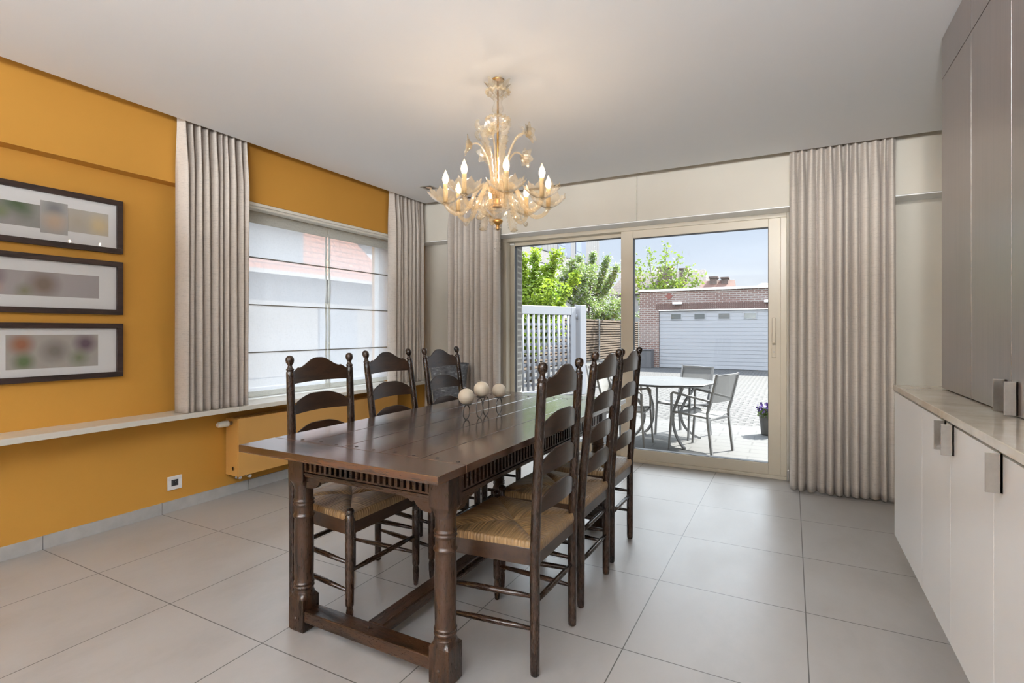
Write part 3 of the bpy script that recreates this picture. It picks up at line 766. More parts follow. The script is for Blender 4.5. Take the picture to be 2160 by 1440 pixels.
for i, (x, y, z, rr) in enumerate(cp):
    r = empty('ball_candle', (x, y, z), ['ivory ball candle nearest the camera on the wire holder', 'highest of the ivory ball candles, in the middle of the wire holder', 'ivory ball candle at the door end of the wire holder'][i], 'candle', group='ball candles on the wire holder')
    w = MB(); pr = []
    for k in range(15):
        t_ = pi*(k/14); rad = rr*max(sin(t_), .02); zz = rr-rr*cos(t_)
        if zz < .0035: continue
        pr.append((rad, zz))
    pr = [(sqrt(max(0, rr*rr-(rr-.0025)**2)), .0035)]+pr
    w.lathe(pr, 32); w.build('wax_ball', M_candle, r)
    w = MB(); w.tube([(0, 0, 2*rr-.001), (0, 0, 2*rr+.004), (-.006, -.004, 2*rr+.006), (-.012, -.008, 2*rr+.0045)], .0008, 6); w.build('wick', M_mat, r)

# ------------------------------------------------------------------ tall vase in the corner
def m_vase():
    m, t, p = mat('zinc_vase'); v = coords(t, (1, 1, 2.5)); n = noise_tex(t, v, 16, 8, .75)
    r = ramp(t, n, [(.38, (.05, .052, .058)), (.55, (.12, .125, .135)), (.68, (.34, .35, .37))]); L(t, r.outputs[0], p.inputs['Base Color'])
    p.inputs['Roughness'].default_value = .5; p.inputs['Metallic'].default_value = .3; bump(t, p, n, .2, .003); return m
w = MB(); w.lathe([(.105, 0), (.110, .01), (.135, .35), (.168, .75), (.182, .845), (.186, .857), (.183, .860), (.176, .856), (.160, .70), (.12, .05)], 48, cap=True)
o = w.build('floor_vase', m_vase(), loc=(-2.845, 4.08, 0)); tag(o, 'tall mottled dark grey tapered floor vase standing in the corner by the curtains', 'vase')

# ------------------------------------------------------------------ recessed ceiling spot
r = empty('ceiling_spot', (-2.90, 3.84, CEIL), 'small square recessed ceiling spot near the corner, steel rimmed', 'ceiling light')
w = MB(); a, b = .058, .044
w.box(-a, a, -a, -b, -.003, .001); w.box(-a, a, b, a, -.003, .001); w.box(-a, -b, -b, b, -.003, .001); w.box(b, a, -b, b, -.003, .001); w.build('rim', M_steel, r, .001)
w = MB(); w.box(-b, b, -b, b, -.0015, -.0005); w.build('well', plain('spot_well', (.08, .06, .05), .5), r)
w = MB(); w.lathe([(.022, -.0035), (.026, -.0018), (.03, -.0014)], 24); w.build('lamp_face', plain('spot_face', (.85, .62, .45), .3), r)

for i, sp in enumerate(FILL_SPOTS):  # rims for the added fill spots
    r = empty('ceiling_spot', (sp[0], sp[1], CEIL), ['added small square recessed fill spot above the white cabinets', 'added small square recessed fill spot behind the one above the white cabinets', 'added small square recessed fill spot between the picture wall and the camera', 'added small square recessed fill spot in the middle of the room before the table'][i], 'ceiling light', group='added fill spots')
    w = MB(); a, b = .058, .044
    w.box(-a, a, -a, -b, -.003, .001); w.box(-a, a, b, a, -.003, .001); w.box(-a, -b, -b, b, -.003, .001); w.box(b, a, -b, b, -.003, .001); w.build('rim', M_steel, r, .001)
# bodies for the added fill lamps, all unseen behind the camera
r = empty('fill_lamp', (*FILL_LAMP, 0), 'added steel uplighter fill lamp unseen behind the camera near the white cabinets', 'lamp')
w = MB(); w.lathe([(.14, 0), (.14, .02), (.02, .03)], 32); w.build('base', M_steel, r)
w = MB(); w.lathe([(.011, .02), (.011, 1.70)], 12); w.build('pole', M_steel, r)
w = MB(); w.lathe([(.012, 1.69), (.08, 1.71), (.145, 1.76), (.165, 1.83), (.163, 1.83), (.142, 1.764), (.07, 1.72)], 40, cap=False); w.build('bowl', M_steel, r)
LAB = ['left', 'middle', 'right']
for i, (x, y) in enumerate(FILL_UPLIGHTS):
    r = empty('fill_cupboard', (x, -3.9, 0), 'added unseen white cupboard carrying a fill uplight on the back wall, '+LAB[i]+' of three', 'cupboard')  # cupboard added to carry a fill uplight
    w = MB(); w.box(-.70, .70, -.29, .62, 0, 1.90); w.build('carcass', M_white, r, .003)
    w = MB(); w.box(-.70, .70, .60, .70, 1.86, 1.995); w.build('uplight_lip', M_white, r, .003)  # added lip hiding the uplight from the door glass
    w = MB(); w.box(-.69, -.003, .62, .638, .10, 1.85); w.build('door', M_white, r, .001)
    w = MB(); w.box(.003, .69, .62, .638, .10, 1.85); w.build('door', M_white, r, .001)
    w = MB(); w.box(-.62, .62, .50, .60, 1.90, 1.97); w.build('fill_uplight_housing', M_white, r)

# ------------------------------------------------------------------ built-in cabinets on the right
CX, CYE = .434, 3.058
B = empty('base_cabinet', (CX+.32, 1.3, .20), 'long low matt white handle-tab cabinet run along the right wall', 'cabinet')
bx, by, bz = CX+.32, 1.3, .20
def lb(mb, name, m, bev=0, par=None):
    mb.v = [(a-bx, b-by, c-bz) for a, b, c in mb.v]; return mb.build(name, m, par or B, bev)
w = MB(); w.box(CX+.020, XR-.002, -1.30, CYE-.001, .205, .886); w.box(CX+.10, XR-.01, -1.2, CYE-.08, 0.0, .205); lb(w, 'carcass', M_white)
seams = [CYE, 2.462, 2.069, 1.673, 1.277, .88, .48, .08, -.32, -.72, -1.12]
hnd = [None, 2.115, 2.022, 1.612, None, .93, .83, None, None, None]
for i in range(len(seams)-1):
    w = MB(); w.box(CX, CX+.019, seams[i+1]+.0015, seams[i]-.0015, .200, .878)
    d = lb(w, 'door', M_white, .001)
def tab(x, y, z0, z1, par, base, sgn=1):
    w = MB(); w.box(x-.032, x-.0005, y-.0025, y+.0025, z0, z1); w.box(x-.006, x-.0004, y-.0025, y+.010, z0, z1)
    w.v = [(a-base[0], b-base[1], c-base[2]) for a, b, c in w.v]
    return w.build('handle', M_steel, par, .0006)
doors = [c for c in B.children if c.name.startswith('door')]
for dd, hy in ((1, 2.112), (2, 2.022), (3, 1.610), (5, .93), (6, .80)):
    tab(CX, hy, .791, .888-.004, doors[dd], (bx, by, bz))
w = MB(); w.box(CX-.006, XR-.002, -1.30, CYE+.003, .8875, .912)
def m_stone():
    m, t, p = mat('beige_stone'); v = coords(t); n = noise_tex(t, v, 5, 8, .65)
    r = ramp(t, n, [(.35, (.50, .43, .34)), (.5, (.60, .53, .43)), (.7, (.68, .62, .53))]); L(t, r.outputs[0], p.inputs['Base Color'])
    p.inputs['Roughness'].default_value = .10; return m
o = w.build('countertop', m_stone(), bevel=.002); tag(o, 'polished beige stone worktop lying on the white cabinets', 'worktop')
DXF, DYE = .590, 2.950
Dk = empty('tall_wall_cabinet', (.87, .9, .913), 'dark wenge veneer wall cabinets reaching from the stone worktop to the ceiling', 'cabinet')
def ld(mb, name, m, bev=0, par=None):
    mb.v = [(a-.87, b-.9, c-.913) for a, b, c in mb.v]; return mb.build(name, m, par or Dk, bev)
w = MB(); w.box(DXF+.019, XR-.002, -1.3, DYE-.0005, .914, CEIL-.001); ld(w, 'carcass', M_gap)
w = MB(); w.box(DXF+.0195, XR-.003, DYE-.0004, DYE+.003, .914, CEIL-.001); ld(w, 'end_panel', M_wenge)
ds = [DYE, 2.521, 2.117, 1.713, 1.309, .905, .50, .10, -.3, -.7, -1.1]
dl = []
for i in range(len(ds)-1):
    w = MB(); w.box(DXF, DXF+.018, ds[i+1]+.0015, ds[i]-.0015, .916, 2.278); dl.append(ld(w, 'door', M_wenge, .001))
    w = MB(); w.box(DXF, DXF+.018, ds[i+1]+.0015, ds[i]-.0015, 2.282, CEIL-.003); ld(w, 'upper_door', M_wenge, .001)
for dd, hy in ((1, 2.160), (2, 2.062), (4, .95), (5, .85)):
    tab(DXF, hy, .918, 1.018, dl[dd], (.87, .9, .913))
# ------------------------------------------------------------------ chandelier
M_glass = glassy('clear_blown_glass', (.995, .99, .98), .04, .07, 1.0, extra=((.98, .93, .84), .05))
M_amber = glassy('gold_dust_glass', (.99, .955, .88), .08, .10, .7, extra=((1.0, .82, .56), .19))
M_leafg = glassy('gold_leaf_glass', (.995, .975, .93), .10, .10, .9, extra=((1.0, .87, .66), .09))
M_gold = plain('old_gold', (.50, .29, .09), .28, metal=.85, var=.15, vscale=60)
M_sleeve = plain('candle_sleeve_amber', (.50, .36, .18), .4)
M_bulb = glassy('bulb_glass', (1, .97, .9), .03, .06, 1.0, extra=((1, .90, .72), .22))
M_fil = emit('bulb_glow', (1, .78, .58), 300)
HX, HY = -1.338, 2.355
CH = empty('chandelier', (HX, HY, CEIL), 'gold-tinted blown glass chandelier with lit candle bulbs hanging above the dining table', 'chandelier')
def cb(mb, name, m, par=None, bev=0, **k):
    mb.v = [(a, b, c-CEIL) for a, b, c in mb.v]; return mb.build(name, m, par or CH, bev, **k)
RYAW = radians(28.05)
def polar(phi, r):   # phi = 0 towards the camera, positive to its right
    a = radians(phi); fx, fy = -sin(RYAW), cos(RYAW); qx, qy = cos(RYAW), sin(RYAW)
    return (-cos(a)*fx+sin(a)*qx)*r, (-cos(a)*fy+sin(a)*qy)*r
w = MB(); w.lathe([(.006, 1.80), (.006, 2.455)], 14); w.lathe([(.004, 2.455), (.030, 2.457), (.032, 2.4648)], 20); cb(w, 'centre_rod', M_gold)
# canopy of upright glass petals and ruffled ring
def petals(n, r0, r1, z0, z1, wd, ph=0, curl=.0):
    w = MB()
    for i in range(n):
        a = 2*pi*(i/n)+ph; d = Vector((cos(a), sin(a), 0)); t = Vector((-sin(a), cos(a), 0)); rows = []
        for k in range(8):
            f = k/7; r = r0+(r1-r0)*f**1.3; z = z0+(z1-z0)*f-curl*f*f; ww = wd*(sin(pi*min(.97, .18+f*.8))**.8)
            row = []
            for j in range(7):
                u = (j-3)/3; row.append(d*(r+.25*ww*(1-u*u)*0-.3*ww*u*u)+t*(u*ww)+Vector((0, 0, z+.12*ww*cos(j*pi))))
            rows.append(row)
        w.rings(rows, closed=False, cap=False)
    return w
def thick(o, t=.0022):
    m = o.modifiers.new('thick', 'SOLIDIFY'); m.thickness = t; m.offset = 0
thick(cb(petals(7, .030, .072, 2.398, 2.455, .026), 'canopy_petals', M_leafg))
def ruffle(r, z, rt, n, tilt=.5):
    pts = []; m = n*8
    for i in range(m):
        a = 2*pi*i/m; rr = r+.006*cos(n*a); pts.append((rr*cos(a), rr*sin(a), z+.005*sin(n*a)))
    w = MB(); w.tube(pts, rt, 8, loop=True, cap=False); return w
cb(ruffle(.056, 2.400, .0055, 14), 'ruffled_ring', M_amber)
w = MB(); w.lathe([(.050, 2.399), (.052, 2.392), (.040, 2.378), (.026, 2.364), (.019, 2.351), (.021, 2.338), (.027, 2.322), (.029, 2.312), (.026, 2.300), (.015, 2.291), (.008, 2.288)], 32, cap=False); thick(cb(w, 'glass_vase', M_glass))
w = MB(); w.lathe([(.008, 2.288), (.030, 2.278), (.050, 2.262), (.058, 2.250), (.056, 2.238), (.047, 2.220), (.030, 2.205), (.008, 2.200)], 36, cap=False, mod=lambda a, z: 1+.03*cos(12*a)); thick(cb(w, 'glass_bowl', M_glass))
cb(ruffle(.056, 2.258, .0055, 14), 'ruffled_ring', M_amber)
# hub
w = MB(); w.lathe([(.010, 1.945), (.030, 1.935), (.042, 1.915), (.040, 1.890), (.030, 1.865), (.024, 1.848)], 32, cap=False, mod=lambda a, z: 1+.05*cos(10*a)); thick(cb(w, 'hub_dome', M_amber))
w = MB(); w.lathe([(.020, 1.848), (.027, 1.845), (.025, 1.838), (.023, 1.820), (.026, 1.812), (.028, 1.806), (.012, 1.802)], 28); cb(w, 'hub_cup', M_gold)
w = MB(); w.lathe([(.075, 1.806), (.060, 1.792), (.045, 1.775), (.030, 1.760), (.016, 1.748), (.010, 1.744)], 40, cap=False, mod=lambda a, z: 1+.08*cos(9*a)*(z-1.74)/.06); thick(cb(w, 'hub_bowl', M_glass))
w = MB(); w.lathe([(.008, 1.746), (.022, 1.742), (.027, 1.734), (.022, 1.724), (.012, 1.715), (.007, 1.708), (.010, 1.703), (.0125, 1.697), (.010, 1.690), (.004, 1.686)], 28); cb(w, 'gold_knop', M_gold)
w = MB(); w.lathe([(.007, 1.706), (.014, 1.700), (.020, 1.690), (.014, 1.688)], 20, cap=False, mod=lambda a, z: 1+.15*cos(5*a)); thick(cb(w, 'knop_flare', M_glass), .0015)
dr = None
for k in range(5):
    w = MB(); w.sphere((0, 0, 1.680-k*.0075), .0038, 10, 6); o = cb(w, 'crystal_bead', M_glass)
w = MB(); w.lathe([(.002, 1.644), (.006, 1.640), (.013, 1.632), (.011, 1.628), (.004, 1.624), (.006, 1.618), (.007, 1.612), (.004, 1.606), (.006, 1.600), (.013, 1.594), (.018, 1.592), (.0165, 1.588), (.010, 1.580), (.003, 1.574)], 24, mod=lambda a, z: 1+.12*cos(6*a)); cb(w, 'pendant_drop', M_glass)
# arms, drip pans, candles
def lerp_path(pr, n=4):
    P = [Vector((a, 0, b)) for a, b in pr]; out = []
    for i in range(len(P)-1):
        p0 = P[max(i-1, 0)]; p1 = P[i]; p2 = P[i+1]; p3 = P[min(i+2, len(P)-1)]
        for k in range(n):
            t = k/n; out.append(.5*((2*p1)+(p2-p0)*t+(2*p0-5*p1+4*p2-p3)*t*t+(3*p1-p0-3*p2+p3)*t**3))
    out.append(P[-1]); return [(v.x, v.z) for v in out]
ARM = lerp_path([(.026, 1.815), (.032, 1.865), (.050, 1.905), (.080, 1.914), (.112, 1.882), (.138, 1.825), (.168, 1.778), (.205, 1.762), (.240, 1.775), (.262, 1.798), (.268, 1.812)])
R = .268
for i in range(8):
    phi = 10+45*i
    def pp(r, z, phi=phi): x, y = polar(phi, r); return (x, y, z)
    w = MB(); w.tube([pp(r, z) for r, z in ARM], .0105, 12); arm = cb(w, 'arm', M_amber)
    cx_, cy_ = polar(phi, R)
    w = MB(); w.lathe([(.012, 1.806), (.020, 1.811), (.014, 1.816), (.010, 1.822)], 18, at=(cx_, cy_, 0)); cb(w, 'arm_collar', M_amber, arm)
    # drip pan with pointed rim
    w = MB(); n = 60; rs = []
    for k in range(9):
        f = k/8; ring = []
        for j in range(n):
            a = 2*pi*j/n; sp = abs(((j*10/n) % 1)*2-1)**1.3
            r = .012+.068*f**.8+.016*sp*f*f; z = 1.815+.042*f**1.3+.020*sp*f*f+.0035*cos(30*a)*f
            ring.append(Vector((cx_+r*cos(a), cy_+r*sin(a), z)))
        rs.append(ring)
    w.rings(rs, cap=False); thick(cb(w, 'drip_pan', M_leafg, arm), .002)
    w = MB(); w.lathe([(.0105, 1.815), (.0115, 1.83), (.0115, 1.912), (.009, 1.914), (.009, 1.90)], 18, at=(cx_, cy_, 0)); cb(w, 'candle_sleeve', M_sleeve, arm)
    w = MB(); w.lathe([(.008, 1.912), (.011, 1.920), (.0150, 1.932), (.0155, 1.940), (.0125, 1.955), (.007, 1.970), (.003, 1.980), (.001, 1.985)], 18, at=(cx_, cy_, 0)); bl = cb(w, 'bulb', M_bulb, arm)
    w = MB(); w.sphere((cx_, cy_, 1.935), .0082, 12, 8, (1, 1, 1.55)); cb(w, 'filament', M_fil, arm)
# flower stems
STEM = [(.022, 1.86), (.032, 1.93), (.050, 2.02), (.078, 2.095), (.115, 2.145), (.150, 2.158), (.175, 2.150)]
for i in range(5):
    phi = -14+72*i; h = [0, .0, -.05, -.012, -.03][i]; sc_ = [.75, 1, 1, 1, .8][i]
    path = lerp_path([(a*sc_ if k > 1 else a, b+h*k/6) for k, (a, b) in enumerate(STEM)])
    w = MB(); w.tube([(*polar(phi, r), z) for r, z in path], [.0062-.0025*k/len(path) for k in range(len(path))], 10); st = cb(w, 'flower_stem', M_amber)
    ex, ey = polar(phi, path[-1][0]); ez = path[-1][1]
    ox, oy = polar(phi, 1); d = Vector((ox, oy, .15)).normalized(); q = Vector((0, 0, 1)).rotation_difference(d).to_matrix().to_4x4()
    Mq = Matrix.Translation((ex, ey, ez)) @ q
    w = petals(6, .005, .055, -.006, .032, .026, curl=.008); w.v = [tuple(Mq @ Vector(v)) for v in w.v]; thick(cb(w, 'flower_petals', M_leafg, st), .002)
    w = MB(); w.sphere((0, 0, .012), .013, 14, 8); w.v = [tuple(Mq @ Vector(v)) for v in w.v]; cb(w, 'flower_heart', M_amber, st)
def leafmesh(path, phi, wmax, teeth=16):
    w = MB(); rows = []; m = len(path); ox, oy = polar(phi, 1); d = Vector((ox, oy, 0)); t = Vector((-oy, ox, 0))
    for k, (r, z) in enumerate(path):
        f = k/(m-1); ww = wmax*(sin(pi*(.10+.86*f))**.7)
        ww *= 1+.28*(1 if k % 2 else -1)
        a = path[min(k+1, m-1)]; b = path[max(k-1, 0)]; tr, tz = a[0]-b[0], a[1]-b[1]; l = sqrt(tr*tr+tz*tz) or 1
        nr, nz = -tz/l, tr/l
        row = []
        for j in range(7):
            u = (j-3)/3; lift = .35*ww*u*u
            p = d*(r+nr*lift)+t*(u*ww)+Vector((0, 0, z+nz*lift)); row.append(p)
        rows.append(row)
    w.rings(rows, closed=False, cap=False); return w
UP = lerp_path([(.030, 1.90), (.040, 1.97), (.055, 2.05), (.078, 2.12), (.105, 2.165), (.128, 2.180), (.140, 2.205), (.132, 2.225), (.120, 2.222)], 5)
for i in range(5):
    thick(cb(leafmesh(UP, 22+72*i, .022), 'rising_leaf', M_leafg), .002)
DN = lerp_path([(.040, 1.86), (.075, 1.872), (.110, 1.850), (.135, 1.800), (.150, 1.750), (.168, 1.715), (.186, 1.708), (.196, 1.722), (.188, 1.732)], 5)
for i in range(6):
    s_ = [1, .8, 1, .85, .9, 1][i]
    thick(cb(leafmesh([(a*s_, b) for a, b in DN], 33+60*i, .024), 'hanging_leaf', M_leafg), .002)
# ------------------------------------------------------------------ outdoors
G = -.15
M_conc = plain('grey_concrete', (0.116, 0.116, 0.1131), .85, var=.1, vscale=6)
def m_pavers():
    m, t, p = mat('terrace_slabs'); v = coords(t, rot=(0, 0, 0))
    b = N(t, 'TexBrick'); L(t, v, b.inputs['Vector']); b.offset = .5
    b.inputs['Scale'].default_value = 1; b.inputs['Brick Width'].default_value = .40; b.inputs['Row Height'].default_value = .20; b.inputs['Mortar Size'].default_value = .009
    n = noise_tex(t, v, 3, 5); r = ramp(t, n, [(.3, (0.04909, 0.04845, 0.04687)), (.7, (0.06175, 0.0611, 0.05951))]); r2 = ramp(t, n, [(.3, (0.06017, 0.05951, 0.05793)), (.7, (0.0475, 0.04687, 0.0456))])
    L(t, r.outputs[0], b.inputs['Color1']); L(t, r2.outputs[0], b.inputs['Color2']); b.inputs['Mortar'].default_value = (0.030, 0.0295, 0.0285, 1)
    L(t, b.outputs[0], p.inputs['Base Color']); p.inputs['Roughness'].default_value = .8; return m
def m_cobble():
    m, t, p = mat('cobblestones'); v = coords(t)
    n = noise_tex(t, v, 8, 3)
    b = N(t, 'TexBrick'); b.offset = .5; dv = N(t, 'VectorMath', operation='ADD'); L(t, v, dv.inputs[0])
    nn = N(t, 'TexNoise'); nn.inputs['Scale'].default_value = 5; L(t, v, nn.inputs['Vector'])
    sc_ = N(t, 'VectorMath', operation='SCALE'); L(t, nn.outputs['Color'], sc_.inputs[0]); sc_.inputs['Scale'].default_value = .06; L(t, sc_.outputs[0], dv.inputs[1])
    L(t, dv.outputs[0], b.inputs['Vector']); b.inputs['Scale'].default_value = 1; b.inputs['Brick Width'].default_value = .19; b.inputs['Row Height'].default_value = .12
    b.inputs['Mortar Size'].default_value = .024; b.inputs['Mortar Smooth'].default_value = .5
    r = ramp(t, n, [(.3, (0.04594, 0.04427, 0.04176)), (.7, (0.07099, 0.06807, 0.06473))]); L(t, r.outputs[0], b.inputs['Color1'])
    r2 = ramp(t, n, [(.3, (0.06473, 0.06264, 0.05846)), (.7, (0.04802, 0.04594, 0.04176))]); L(t, r2.outputs[0], b.inputs['Color2']); b.inputs['Mortar'].default_value = (0.01462, 0.01378, 0.01253, 1)
    L(t, b.outputs[0], p.inputs['Base Color']); p.inputs['Roughness'].default_value = .85
    iv = N(t, 'Math', operation='SUBTRACT'); iv.inputs[0].default_value = 1; L(t, b.outputs['Fac'], iv.inputs[1]); bump(t, p, iv.outputs[0], .8, .02); return m
struct('trim_6', MB().box(-60, 40, -30, 90, G-.30, G-.02), plain('far_ground', (0.058, 0.058, 0.0522), .9, var=.1, vscale=1))
struct('trim_7', MB().box(-7.6, 12, 7.9, 19.0, G-.02, G), m_cobble())
struct('trim_8', MB().box(-7.6, 3.2, 4.93, 7.9, G-.02, G+.001), m_pavers())
# outer leaf of the house wall: brick reveal around the door
M_gbrick = brick('grey_brick', 'X', (0.232, 0.2146, 0.1972), (0.3828, 0.3596, 0.3364), (0.6032, 0.58, 0.5336), .21, .062, .011)
M_gbrickf = brick('grey_brick_front', 'Y', (0.232, 0.2146, 0.1972), (0.3828, 0.3596, 0.3364), (0.6032, 0.58, 0.5336), .21, .062, .011)
struct('trim_9', MB().box(-3.8, -2.62, 4.935, 5.16, G, 5.6), M_gbrick)
struct('trim_10', MB().box(.06, 1.6, 4.935, 5.16, G, 5.6), M_gbrick)
struct('trim_11', MB().box(-2.62, .06, 4.935, 5.16, 2.22, 5.6), M_gbrickf)
struct('trim_12', MB().box(-2.62, .06, 4.78, 5.16, G, 0), M_conc)
# unseen slab added above the view to keep sun off the room floor
struct('trim_13', MB().box(-2.35, 1.6, 5.16, 7.0, 2.86, 2.98), M_winwhite)
# upper storey mass so that the room is a house
struct('trim_14', MB().box(-3.86, 1.6, -4.5, 4.93, 2.76, 5.6), M_gbrick)

# garage
GY = 19.0
M_rbrick = brick('red_brown_brick', 'Y', (.105, .058, .048), (.185, .115, .098), (.27, .25, .235), .22, .07, .012)
r = empty('garage', (-1.5, GY, G), 'low red brown brick garage with a wide white sectional door across the courtyard', 'garage')
gb = (-1.5, GY, G)
def lg(mb, name, m, bev=0, par=None, base=gb):
    mb.v = [(a-base[0], b-base[1], c-base[2]) for a, b, c in mb.v]; return mb.build(name, m, par or r, bev)
gx0, gx1, gd0, gd1, gdt, gt = -4.86, 3.2, -4.178, .95, 1.862, 2.56
w = MB(); w.box(gx0, gd0, GY, GY+4, G, gt); w.box(gd1, gx1, GY, GY+4, G, gt); w.box(gd0, gd1, GY, GY+4, gdt+.035, gt); w.box(gd0, gd1, GY+.3, GY+4, G, gdt+.035)
wall = lg(w, 'brick_walls', M_rbrick)
w = MB(); w.box(gx0-.03, gx1+.03, GY-.05, GY+4.05, gt, gt+.075); lg(w, 'roof_edge', M_winwhite, .004)
w = MB(); x = gd0-.1
while x < gd1+.1: w.box(x, x+.055, GY-.006, GY+.05, gdt+.04, gdt+.25); x += .067
lg(w, 'soldier_course', plain('soldier_brick', (0.0986, 0.058, 0.0493), .85, var=.2, vscale=3))
w = MB(); w.box(gd0, gd1, GY-.004, GY+.10, gdt, gdt+.035); lg(w, 'door_lintel', M_winwhite)
M_gdoor = plain('garage_door_white', (0.2668, 0.2726, 0.29), .5)
w = MB(); z = G+.01
while z < gdt-.02:
    w.box(gd0+.01, gd1-.01, GY+.05, GY+.09, z, min(z+.128, gdt)-.007)
    w.box(gd0+.01, gd1-.01, GY+.075, GY+.09, min(z+.128, gdt)-.007, min(z+.128, gdt)); z += .128
gdoor = lg(w, 'sectional_door', M_gdoor)
M_gwin = plain('dim_glass', (0.0928, 0.0986, 0.0986), .1)
for (a, b) in [(-3.75, -3.417), (-2.964, -2.629), (-2.179, -1.828), (-1.375, -1.025), (-.59, -.24), (.2, .55)]:
    w = MB(); w.box(a-.03, b+.03, GY+.035, GY+.049, 1.535, 1.775); f = lg(w, 'window_frame', M_gdoor, .003, gdoor)
    w = MB(); w.box(a, b, GY+.028, GY+.034, 1.565, 1.745); lg(w, 'window_pane', M_gwin, 0, gdoor)
for x in (-3.53, -.62):
    w = MB(); w.box(x-.16, x+.16, GY-.10, GY-.01, 2.08, 2.17); lg(w, 'wall_lamp', M_white, .02)
M_dia = plain('dark_red_tile', (.16, .05, .04), .7)
w = MB(); w.box(-.09, .09, -.012, -.001, -.09, .09, Matrix.Translation((-3.82, GY, 2.38)) @ Matrix.Rotation(pi/4, 4, 'Y')); lg(w, 'diamond_ornament', M_dia)
# grey storage box by the garage pier
w = MB(); w.box(-4.82, -4.34, 18.5, 18.93, G, .46); w.box(-4.84, -4.32, 18.48, 18.95, .46, .50)
tag(w.build('storage_box', plain('anthracite_box', (0.0754, 0.0754, 0.0812), .5), bevel=.01), 'dark grey storage box standing against the left pier of the garage', 'box')

# houses beyond
M_tile = brick('roof_tile', 'Y', (0.058, 0.0464, 0.0406), (0.087, 0.0725, 0.0638), (0.0348, 0.029, 0.0232), .25, .22, .02)
M_rend = plain('white_render', (0.261, 0.2566, 0.2523), .8)
M_hbrick = brick('house_brick', 'Y', (0.0754, 0.0406, 0.0319), (0.0986, 0.058, 0.0464), (0.1102, 0.1044, 0.0986), .22, .075, .012)
def house(x0, x1, y0, y1, ze, zr, ov, wallm, roofm, label, hip=0, chim=(), name='house'):
    cx, cy = (x0+x1)/2, (y0+y1)/2; r = empty(name, (cx, cy, G), label, 'house')
    w = MB(); w.box(x0-cx, x1-cx, y0-cy, y1-cy, 0, ze-G); w.build('wall', wallm, r)
    a, b = x0-cx-ov, x1-cx+ov; h0 = y0-cy-ov; h1 = -h0; zz = ze-G-.05; zt = zr-G
    w = MB(); w.add([(a, h0, zz), (b, h0, zz), (b, h1, zz), (a, h1, zz), (a+hip, 0, zt), (b-hip, 0, zt)], [(0, 1, 5, 4), (2, 3, 4, 5), (1, 2, 5), (3, 0, 4), (0, 3, 2, 1)]); w.build('roof', roofm, r)
    for (xx, yy, zc, sx_) in chim:
        w = MB(); w.box(xx-cx-sx_/2, xx-cx+sx_/2, yy-cy-.35, yy-cy+.35, ze-G-.3, zc-G); w.box(xx-cx-sx_/2-.06, xx-cx+sx_/2+.06, yy-cy-.41, yy-cy+.41, zc-G, zc-G+.12)
        w.build('chimney', M_hbrick, r, .01)
    return r
house(-12.5, -5.6, 40, 46, 4.0, 5.9, .3, M_rend, M_tile, 'far house with a long grey brown tiled roof behind the leafy tree above the garage', hip=.6, chim=[(-8.6, 41.5, 5.95, 1.1), (-7.2, 41.2, 5.75, .5)])
house(-5.15, -3.45, 36, 38.5, 3.5, 4.5, .2, M_hbrick, plain('orange_roof', (0.116, 0.058, 0.0406), .8, var=.1), 'small far orange roofed house with two chimneys above the garage', chim=[(-4.55, 37.2, 4.62, .45), (-3.85, 37.2, 4.55, .4)])
house(-2.9, 2.9, 42, 48, 3.9, 4.85, .3, M_rend, M_tile, 'far house with a low dark roof at the right above the garage', hip=1.2)

# modern apartment block at the left, seen over the trees
AX = -14.0
r = empty('apartment_building', (AX, 31, G), 'modern apartment block with grey cladding above pale brick, behind the trees', 'building')
ab = (AX, 31, G)
M_clad = plain('grey_cladding', (0.1109, 0.1087, 0.1109), .6, var=.03)
M_pbrick = brick('pale_brick', 'X', (0.1188, 0.115, 0.1114), (0.1634, 0.1559, 0.1522), (0.1485, 0.141, 0.1374), .25, .1, .014)
w = MB(); w.box(AX-8, AX-.02, 20, 41.0, G, 5.55); lg(w, 'ground_wall', M_rend, base=ab)
w = MB(); w.box(AX-8, AX+.02, 20, 41.2, 5.50, 6.30); lg(w, 'brick_band', M_pbrick, base=ab)
w = MB(); w.box(AX-8, AX+.05, 20, 41.3, 6.30, 6.38); lg(w, 'metal_ledge', plain('ledge_metal', (0.0928, 0.0986, 0.116), .4), base=ab)
w = MB(); y = 20
while y < 41.2: w.box(AX-8, AX-.0, y, y+.42, 6.38, 11.5); w.box(AX-8, AX-.02, y+.42, y+.45, 6.38, 11.5); y += .45
cl = lg(w, 'cladding', M_clad, base=ab)
M_bwin = plain('sky_mirror_glass', (0.174, 0.2001, 0.2523), .08); M_bfr = plain('blue_grey_frame', (0.0957, 0.1131, 0.1566), .5)
for (a, b) in [(28.3, 30.2), (32.9, 35.2), (36.2, 38.4), (24.0, 26.0)]:
    w = MB(); w.box(AX+.005, AX+.03, a, b, 6.39, 9.2); f = lg(w, 'window_frame', M_bfr, base=ab)
    for (z0, z1) in ((6.47, 6.95), (7.03, 9.1)):
        w = MB(); w.box(AX+.031, AX+.04, a+.12, a+(b-a)*.52, z0, z1); lg(w, 'window_pane', M_bwin, base=ab, par=cl)
w = MB(); w.box(AX-.015, AX+.01, 34.4, 39.5, 4.6, 5.45); lg(w, 'loggia_window', M_bfr, base=ab)
w = MB(); w.box(AX+.011, AX+.02, 34.5, 35.1, 4.7, 5.4); lg(w, 'loggia_pane', M_bwin, base=ab)
w = MB(); y = 34.2
while y < 38.2: w.box(AX+.4, AX+.44, y, y+.11, 3.7, 4.75); y += .135
